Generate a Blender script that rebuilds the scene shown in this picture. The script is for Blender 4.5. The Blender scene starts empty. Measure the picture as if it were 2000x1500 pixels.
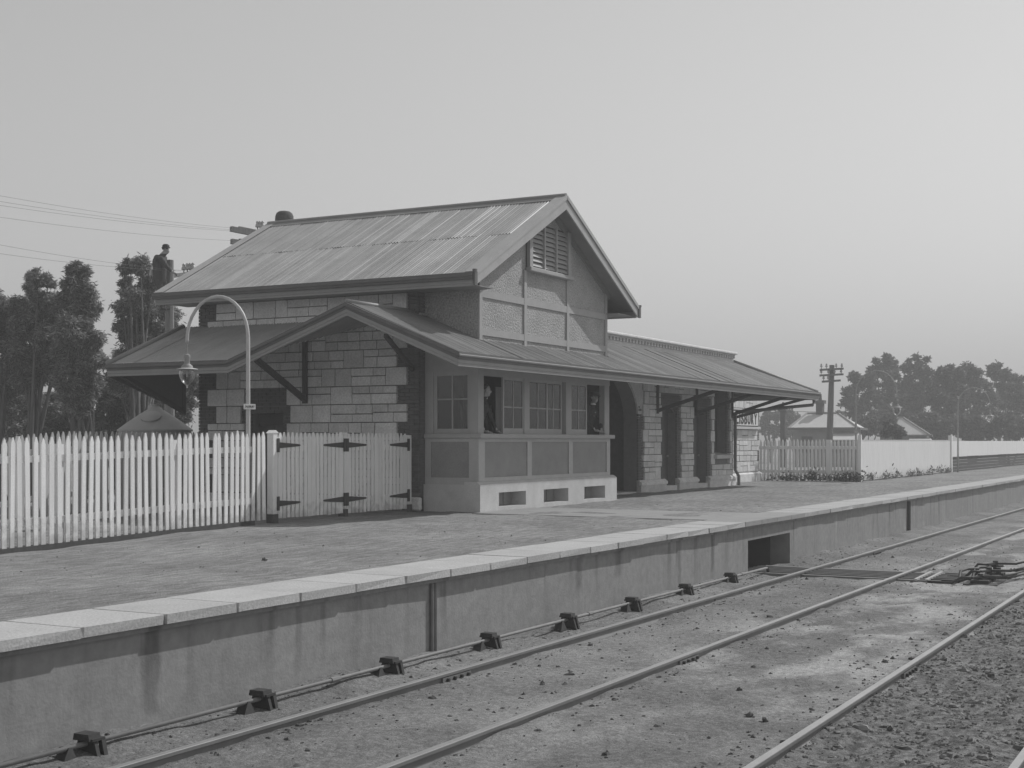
import bpy, bmesh, math, random
import numpy as np
from mathutils import Vector, Matrix
random.seed(7); rng = np.random.default_rng(7)
R = math.radians
S = bpy.context.scene
C = S.collection

# ------------------------------------------------------------------ camera, sky, sun, exposure
FPX, TH, CZ, HY = 2690.0, R(28.4), 1.44, 862.0        # focal length in photo pixels, yaw to the track, eye height above platform, horizon row
cT, sT = math.cos(TH), math.sin(TH)
cam = bpy.data.cameras.new('camera'); camo = bpy.data.objects.new('camera', cam); C.objects.link(camo)
cam.sensor_width = 36; cam.lens = 36 * FPX / 2000; cam.shift_y = (HY - 750) / 2000
cam.clip_start = 0.1; cam.clip_end = 3000
camo.location = (0, 0, CZ); camo.rotation_euler = (R(90), 0, TH - R(90))
S.camera = camo
SUN = Vector((-2.1, 1.0, -2.3)).normalized()           # direction the light travels
el = math.asin(-SUN.z); az = math.atan2(-SUN.x, -SUN.y)
w = bpy.data.worlds.new('World'); S.world = w; w.use_nodes = True
nt = w.node_tree; bg = nt.nodes['Background']
sky = nt.nodes.new('ShaderNodeTexSky'); sky.sky_type = 'NISHITA'; sky.sun_disc = False
sky.sun_elevation = el; sky.sun_rotation = az; sky.dust_density = 0.6; sky.air_density = 3.0; sky.ozone_density = 1.0
bw = nt.nodes.new('ShaderNodeRGBToBW')                  # the plate is black and white
nt.links.new(sky.outputs[0], bw.inputs[0]); nt.links.new(bw.outputs[0], bg.inputs[0]); bg.inputs[1].default_value = 0.09
sl = bpy.data.lights.new('sun', 'SUN'); so = bpy.data.objects.new('sun', sl); C.objects.link(so)
sl.energy = 3.2; sl.angle = R(0.6); sl.color = (1, 1, 1); so.rotation_euler = SUN.to_track_quat('-Z', 'Y').to_euler(); so.location = (40, -20, 40)
S.view_settings.view_transform = 'Standard'; S.view_settings.look = 'None'; S.view_settings.exposure = 0.0; S.view_settings.gamma = 1
S.render.engine = 'CYCLES'

# ------------------------------------------------------------------ pixel -> place
def ray(x, y):
    u = (x - 1000) / FPX; v = (HY - y) / FPX
    return Vector((cT + u * sT, sT - u * cT, v))
def at(x, y, t): return Vector((0, 0, CZ)) + ray(x, y) * t
def onX(x, y, X): return at(x, y, X / ray(x, y).x)
def onY(x, y, Y): return at(x, y, Y / ray(x, y).y)
def onZ(x, y, Z): return at(x, y, (Z - CZ) / ray(x, y).z)

# ------------------------------------------------------------------ materials (grey: the photograph is a black and white plate)
def mat(name, val, rough=0.8, var=0.15, scale=3.0, rnd=0.0, bump=0.0, bscale=40.0, stretch=(1, 1, 1), metal=0.0, fine=0.0, fscale=60.0, spec=0.3):
    m = bpy.data.materials.new(name); m.use_nodes = True
    n = m.node_tree.nodes; l = m.node_tree.links; p = n['Principled BSDF']
    p.inputs['Roughness'].default_value = rough; p.inputs['Metallic'].default_value = metal
    p.inputs['Specular IOR Level'].default_value = spec
    g = n.new('ShaderNodeNewGeometry'); mp = n.new('ShaderNodeMapping'); mp.inputs['Scale'].default_value = stretch
    l.new(g.outputs['Position'], mp.inputs['Vector'])
    tx = n.new('ShaderNodeTexNoise'); tx.inputs['Scale'].default_value = scale; tx.inputs['Detail'].default_value = 6; tx.inputs['Roughness'].default_value = 0.65
    l.new(mp.outputs[0], tx.inputs['Vector'])
    mr = n.new('ShaderNodeMapRange'); mr.inputs['From Min'].default_value = 0.25; mr.inputs['From Max'].default_value = 0.75
    mr.inputs['To Min'].default_value = val * (1 - var); mr.inputs['To Max'].default_value = val * (1 + var)
    l.new(tx.outputs['Fac'], mr.inputs['Value']); out = mr.outputs[0]
    def mul(a, b):
        q = n.new('ShaderNodeMath'); q.operation = 'MULTIPLY'; l.new(a, q.inputs[0]); l.new(b, q.inputs[1]); return q.outputs[0]
    if fine:
        t2 = n.new('ShaderNodeTexNoise'); t2.inputs['Scale'].default_value = fscale; t2.inputs['Detail'].default_value = 4; l.new(g.outputs['Position'], t2.inputs['Vector'])
        r2 = n.new('ShaderNodeMapRange'); r2.inputs['From Min'].default_value = .3; r2.inputs['From Max'].default_value = .7
        r2.inputs['To Min'].default_value = 1 - fine; r2.inputs['To Max'].default_value = 1 + fine; l.new(t2.outputs['Fac'], r2.inputs['Value']); out = mul(out, r2.outputs[0])
    if rnd:
        oi = n.new('ShaderNodeObjectInfo'); r3 = n.new('ShaderNodeMapRange'); r3.inputs['To Min'].default_value = 1 - rnd; r3.inputs['To Max'].default_value = 1 + rnd
        l.new(oi.outputs['Random'], r3.inputs['Value']); out = mul(out, r3.outputs[0])
    l.new(out, p.inputs['Base Color'])
    if bump:
        t4 = n.new('ShaderNodeTexNoise'); t4.inputs['Scale'].default_value = bscale; t4.inputs['Detail'].default_value = 5; l.new(g.outputs['Position'], t4.inputs['Vector'])
        b = n.new('ShaderNodeBump'); b.inputs['Strength'].default_value = 1.0; b.inputs['Distance'].default_value = bump
        l.new(t4.outputs['Fac'], b.inputs['Height']); l.new(b.outputs[0], p.inputs['Normal'])
    m['out'] = 0
    return m
M = {}
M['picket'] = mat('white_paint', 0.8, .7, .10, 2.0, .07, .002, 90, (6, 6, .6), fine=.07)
M['backpicket'] = mat('shaded_white_paint', 0.5, .8, .2, 2.0, .12, .002, 90, (6, 6, .6))  # white paint darkened: the back fence's shade side put into the colour
M['gate'] = mat('gate_white_paint', 0.82, .7, .10, 2.0, .06, .002, 90, (6, 6, .6), fine=.06)
M['iron'] = mat('black_iron', 0.05, .6, .2, 12, 0, .001, 60)
M['tarred'] = mat('tarred_wood', 0.07, .8, .3, 8)
M['roofiron'] = mat('galvanised_roof_iron', 0.33, .45, .18, 1.3, .05, 0, 40, (1, 1, 1), spec=.4, fine=.05, fscale=25)
M['veriron'] = mat('verandah_roof_iron', 0.2, .5, .2, 1.3, .07, 0, 40, (1, 1, 1), spec=.3, fine=.06, fscale=25)
M['capiron'] = mat('ridge_iron', .26, .5, .15, 2)
M['gutter'] = mat('gutter_paint', 0.13, .5, .15, 3)
M['fascia'] = mat('fascia_paint', 0.29, .6, .10, 3)
M['barge'] = mat('barge_paint', 0.4, .6, .10, 3, fine=.05)
M['trim'] = mat('trim_paint', 0.38, .65, .10, 3, fine=.05)
M['soffit'] = mat('soffit_boards', 0.26, .7, .12, 3)
M['roughcast'] = mat('roughcast', .38, .95, .20, 1.6, 0, .035, 25, fine=.34, fscale=28)
M['panel'] = mat('roughcast_panel', 0.29, .95, .12, 2.2, 0, .008, 60, fine=.14, fscale=60)
M['frame'] = mat('bay_frame_render', 0.46, .85, .1, 2.5, 0, .002, 70, fine=.07)
M['concrete'] = mat('bay_base_concrete', 0.54, .9, .14, 2.4, 0, .003, 60, fine=.12)
M['stone'] = mat('dressed_stone', 0.66, .9, .16, 3.5, .13, .016, 20, fine=.13, fscale=26)
M['mortar'] = mat('mortar', 0.2, .95, .15, 6)
M['brick'] = mat('dark_brick', 0.12, .85, .2, 9, .18, .002, 70)
M['brickmortar'] = mat('brick_joint', 0.28, .95, .15, 6)
M['door'] = mat('dark_door_paint', 0.09, .5, .15, 4)
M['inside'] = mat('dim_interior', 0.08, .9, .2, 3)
M['black'] = mat('black_paint', .03, .5, .1, 5)
M['signwhite'] = mat('sign_white', .72, .6, .06, 4)
M['sash'] = mat('sash_paint', 0.38, .6, .1, 4)
M['lamp'] = mat('lamp_post_paint', 0.5, .5, .15, 4, spec=.5)
M['farlamp'] = mat('grey_lamp_paint', .36, .6, .15, 4)
M['tank'] = mat('tank_iron', 0.36, .5, .15, 3, spec=.4)
M['pole'] = mat('weathered_pole', 0.22, .9, .25, 4, 0, .004, 30, (4, 4, .5))
M['porcelain'] = mat('porcelain', 0.42, .3, .03, 4, spec=.5)
M['bark'] = mat('bark', .12, .95, .35, 5, 0, .01, 20, (3, 3, .6))
M['wire'] = mat('wire', .12, .5, .1, 4)
M['rail'] = mat('rail_steel', .17, .55, .18, 3, spec=.5)
M['railtop'] = mat('worn_rail_head', .42, .38, .12, 3, metal=.55)
M['rod'] = mat('rodding_pipe', .20, .6, .2, 5)
M['clod'] = mat('dark_clod', 0.1, .95, .3, 9)
M['weed'] = mat('weeds', 0.085, .8, .3, 6)
M['drygrass'] = mat('dry_grass', .2, .8, .3, 6)
def grime(m, zb):
    n = m.node_tree.nodes; l = m.node_tree.links; p = n['Principled BSDF']; src = p.inputs['Base Color'].links[0].from_socket
    g = n.new('ShaderNodeNewGeometry'); sp = n.new('ShaderNodeSeparateXYZ'); l.new(g.outputs['Position'], sp.inputs[0]); t = n.new('ShaderNodeTexNoise'); t.inputs['Scale'].default_value = 7; t.inputs['Detail'].default_value = 5; l.new(g.outputs['Position'], t.inputs['Vector'])
    a = n.new('ShaderNodeMath'); a.operation = 'MULTIPLY_ADD'; a.inputs[1].default_value = -.9; l.new(t.outputs['Fac'], a.inputs[0]); l.new(sp.outputs['Z'], a.inputs[2])
    r = n.new('ShaderNodeMapRange'); r.interpolation_type = 'SMOOTHSTEP'; r.inputs['From Min'].default_value = -.52 + zb; r.inputs['From Max'].default_value = -.1 + zb; r.inputs['To Min'].default_value = .62; r.inputs['To Max'].default_value = 1; l.new(a.outputs[0], r.inputs['Value'])
    q = n.new('ShaderNodeMath'); q.operation = 'MULTIPLY'; l.new(src, q.inputs[0]); l.new(r.outputs[0], q.inputs[1]); l.new(q.outputs[0], p.inputs['Base Color'])
grime(M['picket'], 0); grime(M['gate'], 0)
M['skin'] = mat('skin', .36, .6, .06, 9)
M['cloth'] = mat('dark_serge', .035, .9, .2, 9)
M['cloth2'] = mat('work_clothes', .06, .9, .2, 9)
M['hair'] = mat('dark_hair', .02, .7, .2, 9)
M['button'] = mat('brass_button', .5, .3, .05, 9, metal=.5)
M['pane_sheen'] = mat('pane_reflection_tone', 0.36, .9, .12, 6, 0, 0, 40, (14, 1, .3))  # pale vertical streaks painted as the reflections in the window panes
def leafmat(name, v):
    m = mat(name, v, .6, .45, .9, 0, 0, 40, spec=.3); n = m.node_tree.nodes; l = m.node_tree.links; p = n['Principled BSDF']
    ge = n.new('ShaderNodeNewGeometry'); mr = n.new('ShaderNodeMapRange'); mr.inputs['To Min'].default_value = .45; mr.inputs['To Max'].default_value = 1.55; l.new(ge.outputs['Random Per Island'], mr.inputs['Value'])
    mu = n.new('ShaderNodeMath'); mu.operation = 'MULTIPLY'; l.new(p.inputs['Base Color'].links[0].from_socket, mu.inputs[0]); l.new(mr.outputs[0], mu.inputs[1]); l.new(mu.outputs[0], p.inputs['Base Color'])
    t = n.new('ShaderNodeBsdfTranslucent'); l.new(p.inputs['Base Color'].links[0].from_socket, t.inputs[0]); x = n.new('ShaderNodeMixShader'); x.inputs[0].default_value = .5
    l.new(p.outputs[0], x.inputs[1]); l.new(t.outputs[0], x.inputs[2]); l.new(x.outputs[0], n['Material Output'].inputs[0])
    return m
M['leafA'] = leafmat('feathery_foliage', .25); M['leafB'] = leafmat('gum_foliage', .11); M['leafC'] = leafmat('far_foliage', .09)
M['houseroof'] = mat('house_roof_iron', 0.55, .6, .1, .8, fine=.05, fscale=6)
M['housewall'] = mat('house_stone', 0.27, .9, .25, 1.6)
M['chimney'] = mat('house_brick', .08, .9, .2, 2)

def glassmat():
    m = bpy.data.materials.new('window_glass'); m.use_nodes = True; n = m.node_tree.nodes; l = m.node_tree.links
    n.remove(n['Principled BSDF']); o = n['Material Output']
    tr = n.new('ShaderNodeBsdfTransparent'); tr.inputs[0].default_value = (.72, .72, .72, 1)
    gl = n.new('ShaderNodeBsdfGlossy'); gl.inputs['Roughness'].default_value = .03; gl.inputs[0].default_value = (.9, .9, .9, 1)
    lw = n.new('ShaderNodeFresnel'); lw.inputs[0].default_value = 1.5; mx = n.new('ShaderNodeMixShader')
    l.new(lw.outputs[0], mx.inputs[0]); l.new(tr.outputs[0], mx.inputs[1]); l.new(gl.outputs[0], mx.inputs[2]); l.new(mx.outputs[0], o.inputs[0])
    return m
M['glass'] = glassmat()

def groundmat(name, kind):
    """dirt with patches; kind 'track', 'platform' or 'far'."""
    m = bpy.data.materials.new(name); m.use_nodes = True; n = m.node_tree.nodes; l = m.node_tree.links; p = n['Principled BSDF']
    p.inputs['Roughness'].default_value = .95; p.inputs['Specular IOR Level'].default_value = .15
    g = n.new('ShaderNodeNewGeometry')
    def noise(sc, det=6, stretch=None, rough=.6):
        t = n.new('ShaderNodeTexNoise'); t.inputs['Scale'].default_value = sc; t.inputs['Detail'].default_value = det; t.inputs['Roughness'].default_value = rough
        src = g.outputs['Position']
        if stretch:
            mp = n.new('ShaderNodeMapping'); mp.inputs['Scale'].default_value = stretch; l.new(src, mp.inputs[0]); src = mp.outputs[0]
        l.new(src, t.inputs['Vector']); return t.outputs['Fac']
    def rng_(x, a, b, c, d):
        q = n.new('ShaderNodeMapRange'); q.interpolation_type = 'SMOOTHSTEP'
        for k, v in zip(('From Min', 'From Max', 'To Min', 'To Max'), (a, b, c, d)): q.inputs[k].default_value = v
        l.new(x, q.inputs['Value']); return q.outputs[0]
    def op(o, a, b):
        q = n.new('ShaderNodeMath'); q.operation = o
        for k, v in ((0, a), (1, b)):
            if isinstance(v, (int, float)): q.inputs[k].default_value = v
            else: l.new(v, q.inputs[k])
        return q.outputs[0]
    sp = n.new('ShaderNodeSeparateXYZ'); l.new(g.outputs['Position'], sp.inputs[0])
    if kind == 'track':
        v = rng_(noise(.9), .3, .7, .18, .26)
        v = op('MULTIPLY', v, rng_(noise(14), .3, .75, .72, 1.22))
        v = op('MULTIPLY', v, rng_(noise(55, 4), .35, .7, .78, 1.18))
        pale = op('MULTIPLY', rng_(noise(.55, 5, (1, 1.5, 1)), .44, .60, 0, 1), op('MULTIPLY', rng_(sp.outputs['Y'], 2.9, 3.6, 0, 1), rng_(sp.outputs['Y'], 5.3, 6.4, 1, .25)))
        pale = op('MULTIPLY', pale, rng_(sp.outputs['X'], 9, 16, .35, 1))
        v = op('ADD', v, op('MULTIPLY', pale, rng_(noise(20), .3, .7, .12, .27)))
        rough = rng_(op('ADD', sp.outputs['Y'], op('MULTIPLY', noise(2.5), .7)), 3.25, 3.75, 1, 0)
        dark = rng_(noise(9, 8, None, .75), .38, .66, .09, .28)
        mx = n.new('ShaderNodeMix'); l.new(rough, mx.inputs[0]); l.new(v, mx.inputs[2]); l.new(dark, mx.inputs[3]); v = mx.outputs[0]
        bd, bs = .035, 18
    elif kind == 'platform':
        v = rng_(noise(.5), .3, .7, .235, .33)
        v = op('MULTIPLY', v, rng_(noise(6, 6, (.45, 1.6, 1)), .3, .72, .70, 1.18))
        v = op('MULTIPLY', v, rng_(noise(45, 4), .35, .7, .80, 1.18))
        v = op('MULTIPLY', v, rng_(noise(2.2, 7, None, .7), .26, .40, .60, 1))
        bd, bs = .03, 24
    else:
        v = rng_(noise(.05), .3, .7, .16, .24); bd, bs = .03, 3
    l.new(v, p.inputs['Base Color'])
    b = n.new('ShaderNodeBump'); b.inputs['Distance'].default_value = bd; l.new(noise(bs, 7, None, .7), b.inputs['Height']); l.new(b.outputs[0], p.inputs['Normal'])
    return m
M['trackdirt'] = groundmat('track_dirt', 'track'); M['platdirt'] = groundmat('platform_dirt', 'platform'); M['fardirt'] = groundmat('far_dirt', 'far')

def wallmat():
    """rendered platform wall with water stains running down from the coping"""
    m = mat('platform_wall_concrete', .27, .9, .12, 1.8, 0, .004, 30, fine=.10, fscale=9)
    n = m.node_tree.nodes; l = m.node_tree.links; p = n['Principled BSDF']; src = p.inputs['Base Color'].links[0].from_socket
    g = n.new('ShaderNodeNewGeometry'); sp = n.new('ShaderNodeSeparateXYZ'); l.new(g.outputs['Position'], sp.inputs[0])
    def noise(st):
        mp = n.new('ShaderNodeMapping'); mp.inputs['Scale'].default_value = st; l.new(g.outputs['Position'], mp.inputs[0])
        t = n.new('ShaderNodeTexNoise'); t.inputs['Scale'].default_value = 1; t.inputs['Detail'].default_value = 5; l.new(mp.outputs[0], t.inputs['Vector']); return t.outputs['Fac']
    def rr(x, a, b, c, d):
        q = n.new('ShaderNodeMapRange'); q.interpolation_type = 'SMOOTHSTEP'
        for k, v in zip(('From Min', 'From Max', 'To Min', 'To Max'), (a, b, c, d)): q.inputs[k].default_value = v
        l.new(x, q.inputs['Value']); return q.outputs[0]
    def op(o, a, b):
        q = n.new('ShaderNodeMath'); q.operation = o
        for k, v in ((0, a), (1, b)):
            if isinstance(v, (int, float)): q.inputs[k].default_value = v
            else: l.new(v, q.inputs[k])
        return q.outputs[0]
    st = rr(noise((2.6, 0, .25)), .53, .66, 0, 1)                       # broad streaks
    st = op('MULTIPLY', st, rr(sp.outputs['Z'], -.95, -.25, .15, 1))
    fine = op('MULTIPLY', rr(noise((11, 0, .5)), .52, .70, 0, 1), rr(sp.outputs['X'], 18, 30, .2, 1))
    k = op('SUBTRACT', 1.0, op('ADD', op('MULTIPLY', st, .34), op('MULTIPLY', fine, .16)))
    pale = op('MULTIPLY', rr(noise((7, 0, .7)), .60, .72, 0, .35), rr(sp.outputs['X'], 20, 34, 0, 1))
    k = op('ADD', k, pale)
    for xs, wd, zb in ((8.66, .10, -.78), (6.75, .28, -.5), (16.9, .10, -.5), (20.6, .07, -.95), (22.1, .06, -.7), (18.2, .15, -.45)):
        d = op('ABSOLUTE', op('ADD', op('SUBTRACT', sp.outputs['X'], xs), op('MULTIPLY', op('SUBTRACT', noise((5, 0, 4)), .5), .16)), 0)
        s1 = op('MULTIPLY', rr(d, wd * .4, wd * 1.3, 1, 0), rr(sp.outputs['Z'], zb - .12, zb, 0, 1))
        k = op('MULTIPLY', k, op('SUBTRACT', 1.0, op('MULTIPLY', s1, .30)))
    l.new(op('MULTIPLY', src, k), p.inputs['Base Color'])
    return m
M['wall'] = wallmat()
M['coping'] = mat('coping_concrete', 0.42, .9, .10, 2.2, .05, .004, 50, fine=.16, fscale=40)
M['lid'] = mat('slab_concrete', .30, .9, .12, 2.2, .05, .003, 50, fine=.10, fscale=40)
M['slabpath'] = mat('worn_slab', .29, .9, .14, 1.5, 0, .006, 40, fine=.12, fscale=30)

# ------------------------------------------------------------------ mesh helpers
WO = {}
class MB:
    def __init__(s): s.v = []; s.f = []
    def add(s, v, f):
        b = len(s.v); s.v += [tuple(p) for p in v]; s.f += [tuple(i + b for i in q) for q in f]; return s
    def box(s, x0, x1, y0, y1, z0, z1):
        if x0 > x1: x0, x1 = x1, x0
        if y0 > y1: y0, y1 = y1, y0
        if z0 > z1: z0, z1 = z1, z0
        return s.add([(x0, y0, z0), (x1, y0, z0), (x1, y1, z0), (x0, y1, z0), (x0, y0, z1), (x1, y0, z1), (x1, y1, z1), (x0, y1, z1)],
                     [(0, 3, 2, 1), (4, 5, 6, 7), (0, 1, 5, 4), (1, 2, 6, 5), (2, 3, 7, 6), (3, 0, 4, 7)])
    def prism(s, poly, off):
        n = len(poly); off = Vector(off); a = [Vector(p) for p in poly]; b = [p + off for p in a]
        return s.add(a + b, [tuple(range(n))[::-1], tuple(range(n, 2 * n))] + [(i, (i + 1) % n, n + (i + 1) % n, n + i) for i in range(n)])
    def tube(s, path, r, n=8):
        path = [Vector(p) for p in path]; rs = r if isinstance(r, (list, tuple)) else [r] * len(path)
        vs = []; up = None
        for i, p in enumerate(path):
            d = (path[min(i + 1, len(path) - 1)] - path[max(i - 1, 0)]).normalized()
            if up is None: up = Vector((0, 0, 1)) if abs(d.z) < .9 else Vector((1, 0, 0))
            a = d.cross(up).normalized(); b = a.cross(d).normalized(); up = b
            for k in range(n):
                q = 2 * math.pi * k / n; vs.append(p + (a * math.cos(q) + b * math.sin(q)) * rs[i])
        fs = []
        for i in range(len(path) - 1):
            for k in range(n): fs.append((i * n + k, i * n + (k + 1) % n, (i + 1) * n + (k + 1) % n, (i + 1) * n + k))
        fs.append(tuple(range(n))[::-1]); m = (len(path) - 1) * n; fs.append(tuple(range(m, m + n)))
        return s.add(vs, fs)
    def bar(s, a, b, w, h):
        a = Vector(a); b = Vector(b); d = (b - a).normalized(); up = Vector((0, 0, 1)) if abs(d.z) < .95 else Vector((0, 1, 0))
        x = d.cross(up).normalized() * w / 2; y = x.cross(d).normalized() * h / 2
        return s.add([a - x - y, a + x - y, a + x + y, a - x + y, b - x - y, b + x - y, b + x + y, b - x + y],
                     [(0, 1, 2, 3), (4, 7, 6, 5), (0, 4, 5, 1), (1, 5, 6, 2), (2, 6, 7, 3), (3, 7, 4, 0)])
    def lathe(s, prof, c, n=16):
        c = Vector(c); vs = []; fs = []
        for r, z in prof:
            for k in range(n): q = 2 * math.pi * k / n; vs.append(c + Vector((r * math.cos(q), r * math.sin(q), z)))
        for i in range(len(prof) - 1):
            for k in range(n): fs.append((i * n + k, i * n + (k + 1) % n, (i + 1) * n + (k + 1) % n, (i + 1) * n + k))
        fs.append(tuple(range(n))[::-1]); m = (len(prof) - 1) * n; fs.append(tuple(range(m, m + n)))
        return s.add(vs, fs)
    def ball(s, c, r, n=10, sq=(1, 1, 1)):
        c = Vector(c); vs = []; fs = []; m = n // 2 + 1
        for i in range(m + 1):
            a = math.pi * i / m - math.pi / 2; rr = max(math.cos(a), .02)
            for k in range(n): q = 2 * math.pi * k / n; vs.append(c + Vector((rr * math.cos(q) * sq[0], rr * math.sin(q) * sq[1], math.sin(a) * sq[2])) * r)
        for i in range(m):
            for k in range(n): fs.append((i * n + k, i * n + (k + 1) % n, (i + 1) * n + (k + 1) % n, (i + 1) * n + k))
        fs.append(tuple(range(n))[::-1]); fs.append(tuple(range(m * n, m * n + n)))
        return s.add(vs, fs)
    def sweep(s, path, outs, prof):
        """path points with (mitred) horizontal outward vectors; closed profile of (out, up)"""
        n = len(prof); vs = []
        for p, o in zip(path, outs):
            p = Vector(p); o = Vector((o[0], o[1], 0))
            for a, b in prof: vs.append(p + o * a + Vector((0, 0, b)))
        fs = []
        for i in range(len(path) - 1):
            for k in range(n): fs.append((i * n + k, (i + 1) * n + k, (i + 1) * n + (k + 1) % n, i * n + (k + 1) % n))
        fs.append(tuple(range(n))); m = (len(path) - 1) * n; fs.append(tuple(range(m, m + n))[::-1])
        return s.add(vs, fs)
    def build(s, name, material, parent=None, smooth=False, bevel=0.0, kind=None):
        V = np.array(s.v, dtype=float).reshape(-1, 3); lo = V.min(0); hi = V.max(0)
        o0 = Vector(((lo[0] + hi[0]) / 2, (lo[1] + hi[1]) / 2, lo[2])); V = V - np.array(o0)
        me = bpy.data.meshes.new(name); me.from_pydata(V.tolist(), [], s.f); me.update()
        bm = bmesh.new(); bm.from_mesh(me)
        if len(s.f) < 60000: bmesh.ops.recalc_face_normals(bm, faces=bm.faces)
        bm.to_mesh(me); bm.free()
        mats = material if isinstance(material, list) else [material]
        for q in mats: me.materials.append(M[q] if isinstance(q, str) else q)
        if smooth:
            me.shade_smooth() if smooth is True else me.set_sharp_from_angle(angle=smooth)
        o = bpy.data.objects.new(name, me); C.objects.link(o); place(o, o0, parent)
        if bevel:
            b = o.modifiers.new('bevel', 'BEVEL'); b.width = bevel; b.segments = 1; b.limit_method = 'ANGLE'
        if kind: o['kind'] = kind
        return o
def place(o, world, parent=None):
    WO[o.name] = Vector(world)
    if parent: o.parent = parent; o.location = Vector(world) - WO[parent.name]
    else: o.location = world
def piece(name, me, world, parent, scale=(1, 1, 1), rot=None):
    o = bpy.data.objects.new(name, me); C.objects.link(o); place(o, world, parent); o.scale = scale
    if rot: o.rotation_euler = rot
    return o
def thing(name, loc, label, cat, group=None):
    o = bpy.data.objects.new(name, None); o.empty_display_size = .2; C.objects.link(o); place(o, loc)
    return tag(o, label, cat, group)
def tag(o, label, cat, group=None):
    o['label'] = label; o['category'] = cat
    if group: o['group'] = group
    return o
def structure(o): o['kind'] = 'structure'; return o
def unit_block(name, material, b=(.03, .03, .03), jag=0.0):
    """unit cube, origin at its centre, front edges chamfered; reused for stones and bricks"""
    mb = MB(); mb.box(-.5, .5, -.5, .5, -.5, .5); me = bpy.data.meshes.new(name); me.from_pydata(mb.v, [], mb.f)
    bm = bmesh.new(); bm.from_mesh(me); bmesh.ops.recalc_face_normals(bm, faces=bm.faces)
    bmesh.ops.bevel(bm, geom=bm.edges[:], offset=b[0], segments=1, affect='EDGES')
    if jag:
        for v in bm.verts: v.co += Vector([random.uniform(-jag, jag) for _ in range(3)])
    bm.to_mesh(me); bm.free(); me.materials.append(M[material]); return me
def tmesh(name, txt, size, material, extrude=.004, offset=0.0, sx=1.0):
    cu = bpy.data.curves.new(name, 'FONT'); cu.body = txt; cu.size = size; cu.extrude = extrude; cu.offset = offset; cu.align_x = 'CENTER'; cu.align_y = 'CENTER'
    o = bpy.data.objects.new(name, cu); C.objects.link(o); dg = bpy.context.evaluated_depsgraph_get(); me = bpy.data.meshes.new_from_object(o.evaluated_get(dg))
    bpy.data.objects.remove(o); me.materials.clear(); me.materials.append(M[material])
    for v in me.vertices: v.co.x *= sx
    return me

# ================================================================== THE SETTING
def smooth(a, b, x):
    t = np.clip((x - a) / (b - a), 0, 1); return t * t * (3 - 2 * t)
def vnoise(X, Y, sc, seed):
    r = np.random.default_rng(seed); T = r.random((64, 64)); x = X / sc; y = Y / sc
    xi = np.floor(x).astype(int); yi = np.floor(y).astype(int); fx = x - xi; fy = y - yi; fx = fx * fx * (3 - 2 * fx); fy = fy * fy * (3 - 2 * fy)
    g = lambda a, b: T[a % 64, b % 64]
    return (g(xi, yi) * (1 - fx) + g(xi + 1, yi) * fx) * (1 - fy) + (g(xi, yi + 1) * (1 - fx) + g(xi + 1, yi + 1) * fx) * fy - .5
def yard_z(X, Y):
    X = np.asarray(X, float); Y = np.asarray(Y, float)
    z = -.13 * smooth(0, 1, (19.5 - X) / 7) * smooth(0, 1, (Y - 9.2) / 5.5)
    z = z - .9 * smooth(22, 45, Y) - .6 * smooth(72, 110, X) * smooth(13, 16, Y) - 1.3 * smooth(90, 120, Y) - 1.4 * smooth(135, 160, X) * smooth(12, 14, Y)
    return z
def grid(name, xs, ys, zf, material, parent=None):
    X, Y = np.meshgrid(xs, ys, indexing='ij'); Z = zf(X, Y); n, m = X.shape
    v = np.stack([X, Y, Z], -1).reshape(-1, 3); i = np.arange(n * m).reshape(n, m)
    f = np.stack([i[:-1, :-1], i[1:, :-1], i[1:, 1:], i[:-1, 1:]], -1).reshape(-1, 4)
    me = bpy.data.meshes.new(name); me.from_pydata(v.tolist(), [], f.tolist()); me.shade_smooth(); me.materials.append(M[material])
    o = bpy.data.objects.new(name, me); C.objects.link(o); WO[o.name] = Vector((0, 0, 0)); return structure(o)
ZG = -.972
b = MB(); b.add([(-900, -900, -1.12), (1500, -900, -1.12), (1500, 1500, -1.12), (-900, 1500, -1.12)], [(0, 1, 2, 3)])
structure(b.build('ground', 'fardirt'))
def bed_z(X, Y):
    z = ZG + .05 * vnoise(X, Y, 1.3, 1) + .035 * vnoise(X, Y, .45, 2) + .02 * vnoise(X, Y, .17, 3)
    r = smooth(3.35, 2.9, Y); z = z + r * (.10 * vnoise(X, Y, .5, 4) + .05 * vnoise(X, Y, .2, 5) - .02)
    z = z + .05 * smooth(7.55, 8.1, Y) * (1 + 2 * vnoise(X, Y, .8, 6))
    return z
grid('track_bed', np.concatenate([np.arange(2, 30, .11), np.arange(30, 60, .3), np.arange(60, 160, 2)]), np.concatenate([np.arange(-4, 1, .5), np.arange(1, 8.2, .11), [8.25]]), bed_z, 'trackdirt')
def plat_z(X, Y): return yard_z(X, Y) + .03 * vnoise(X, Y, .9, 11) + .018 * vnoise(X, Y, .28, 12) - .012
yard = grid('platform', np.concatenate([np.arange(1, 40, .16), np.arange(40, 70, .4), np.arange(70, 165, 3)]), np.concatenate([np.arange(8.80, 16.5, .16), np.arange(16.5, 30, 1), np.arange(30, 130, 5)]), plat_z, 'platdirt')
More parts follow.
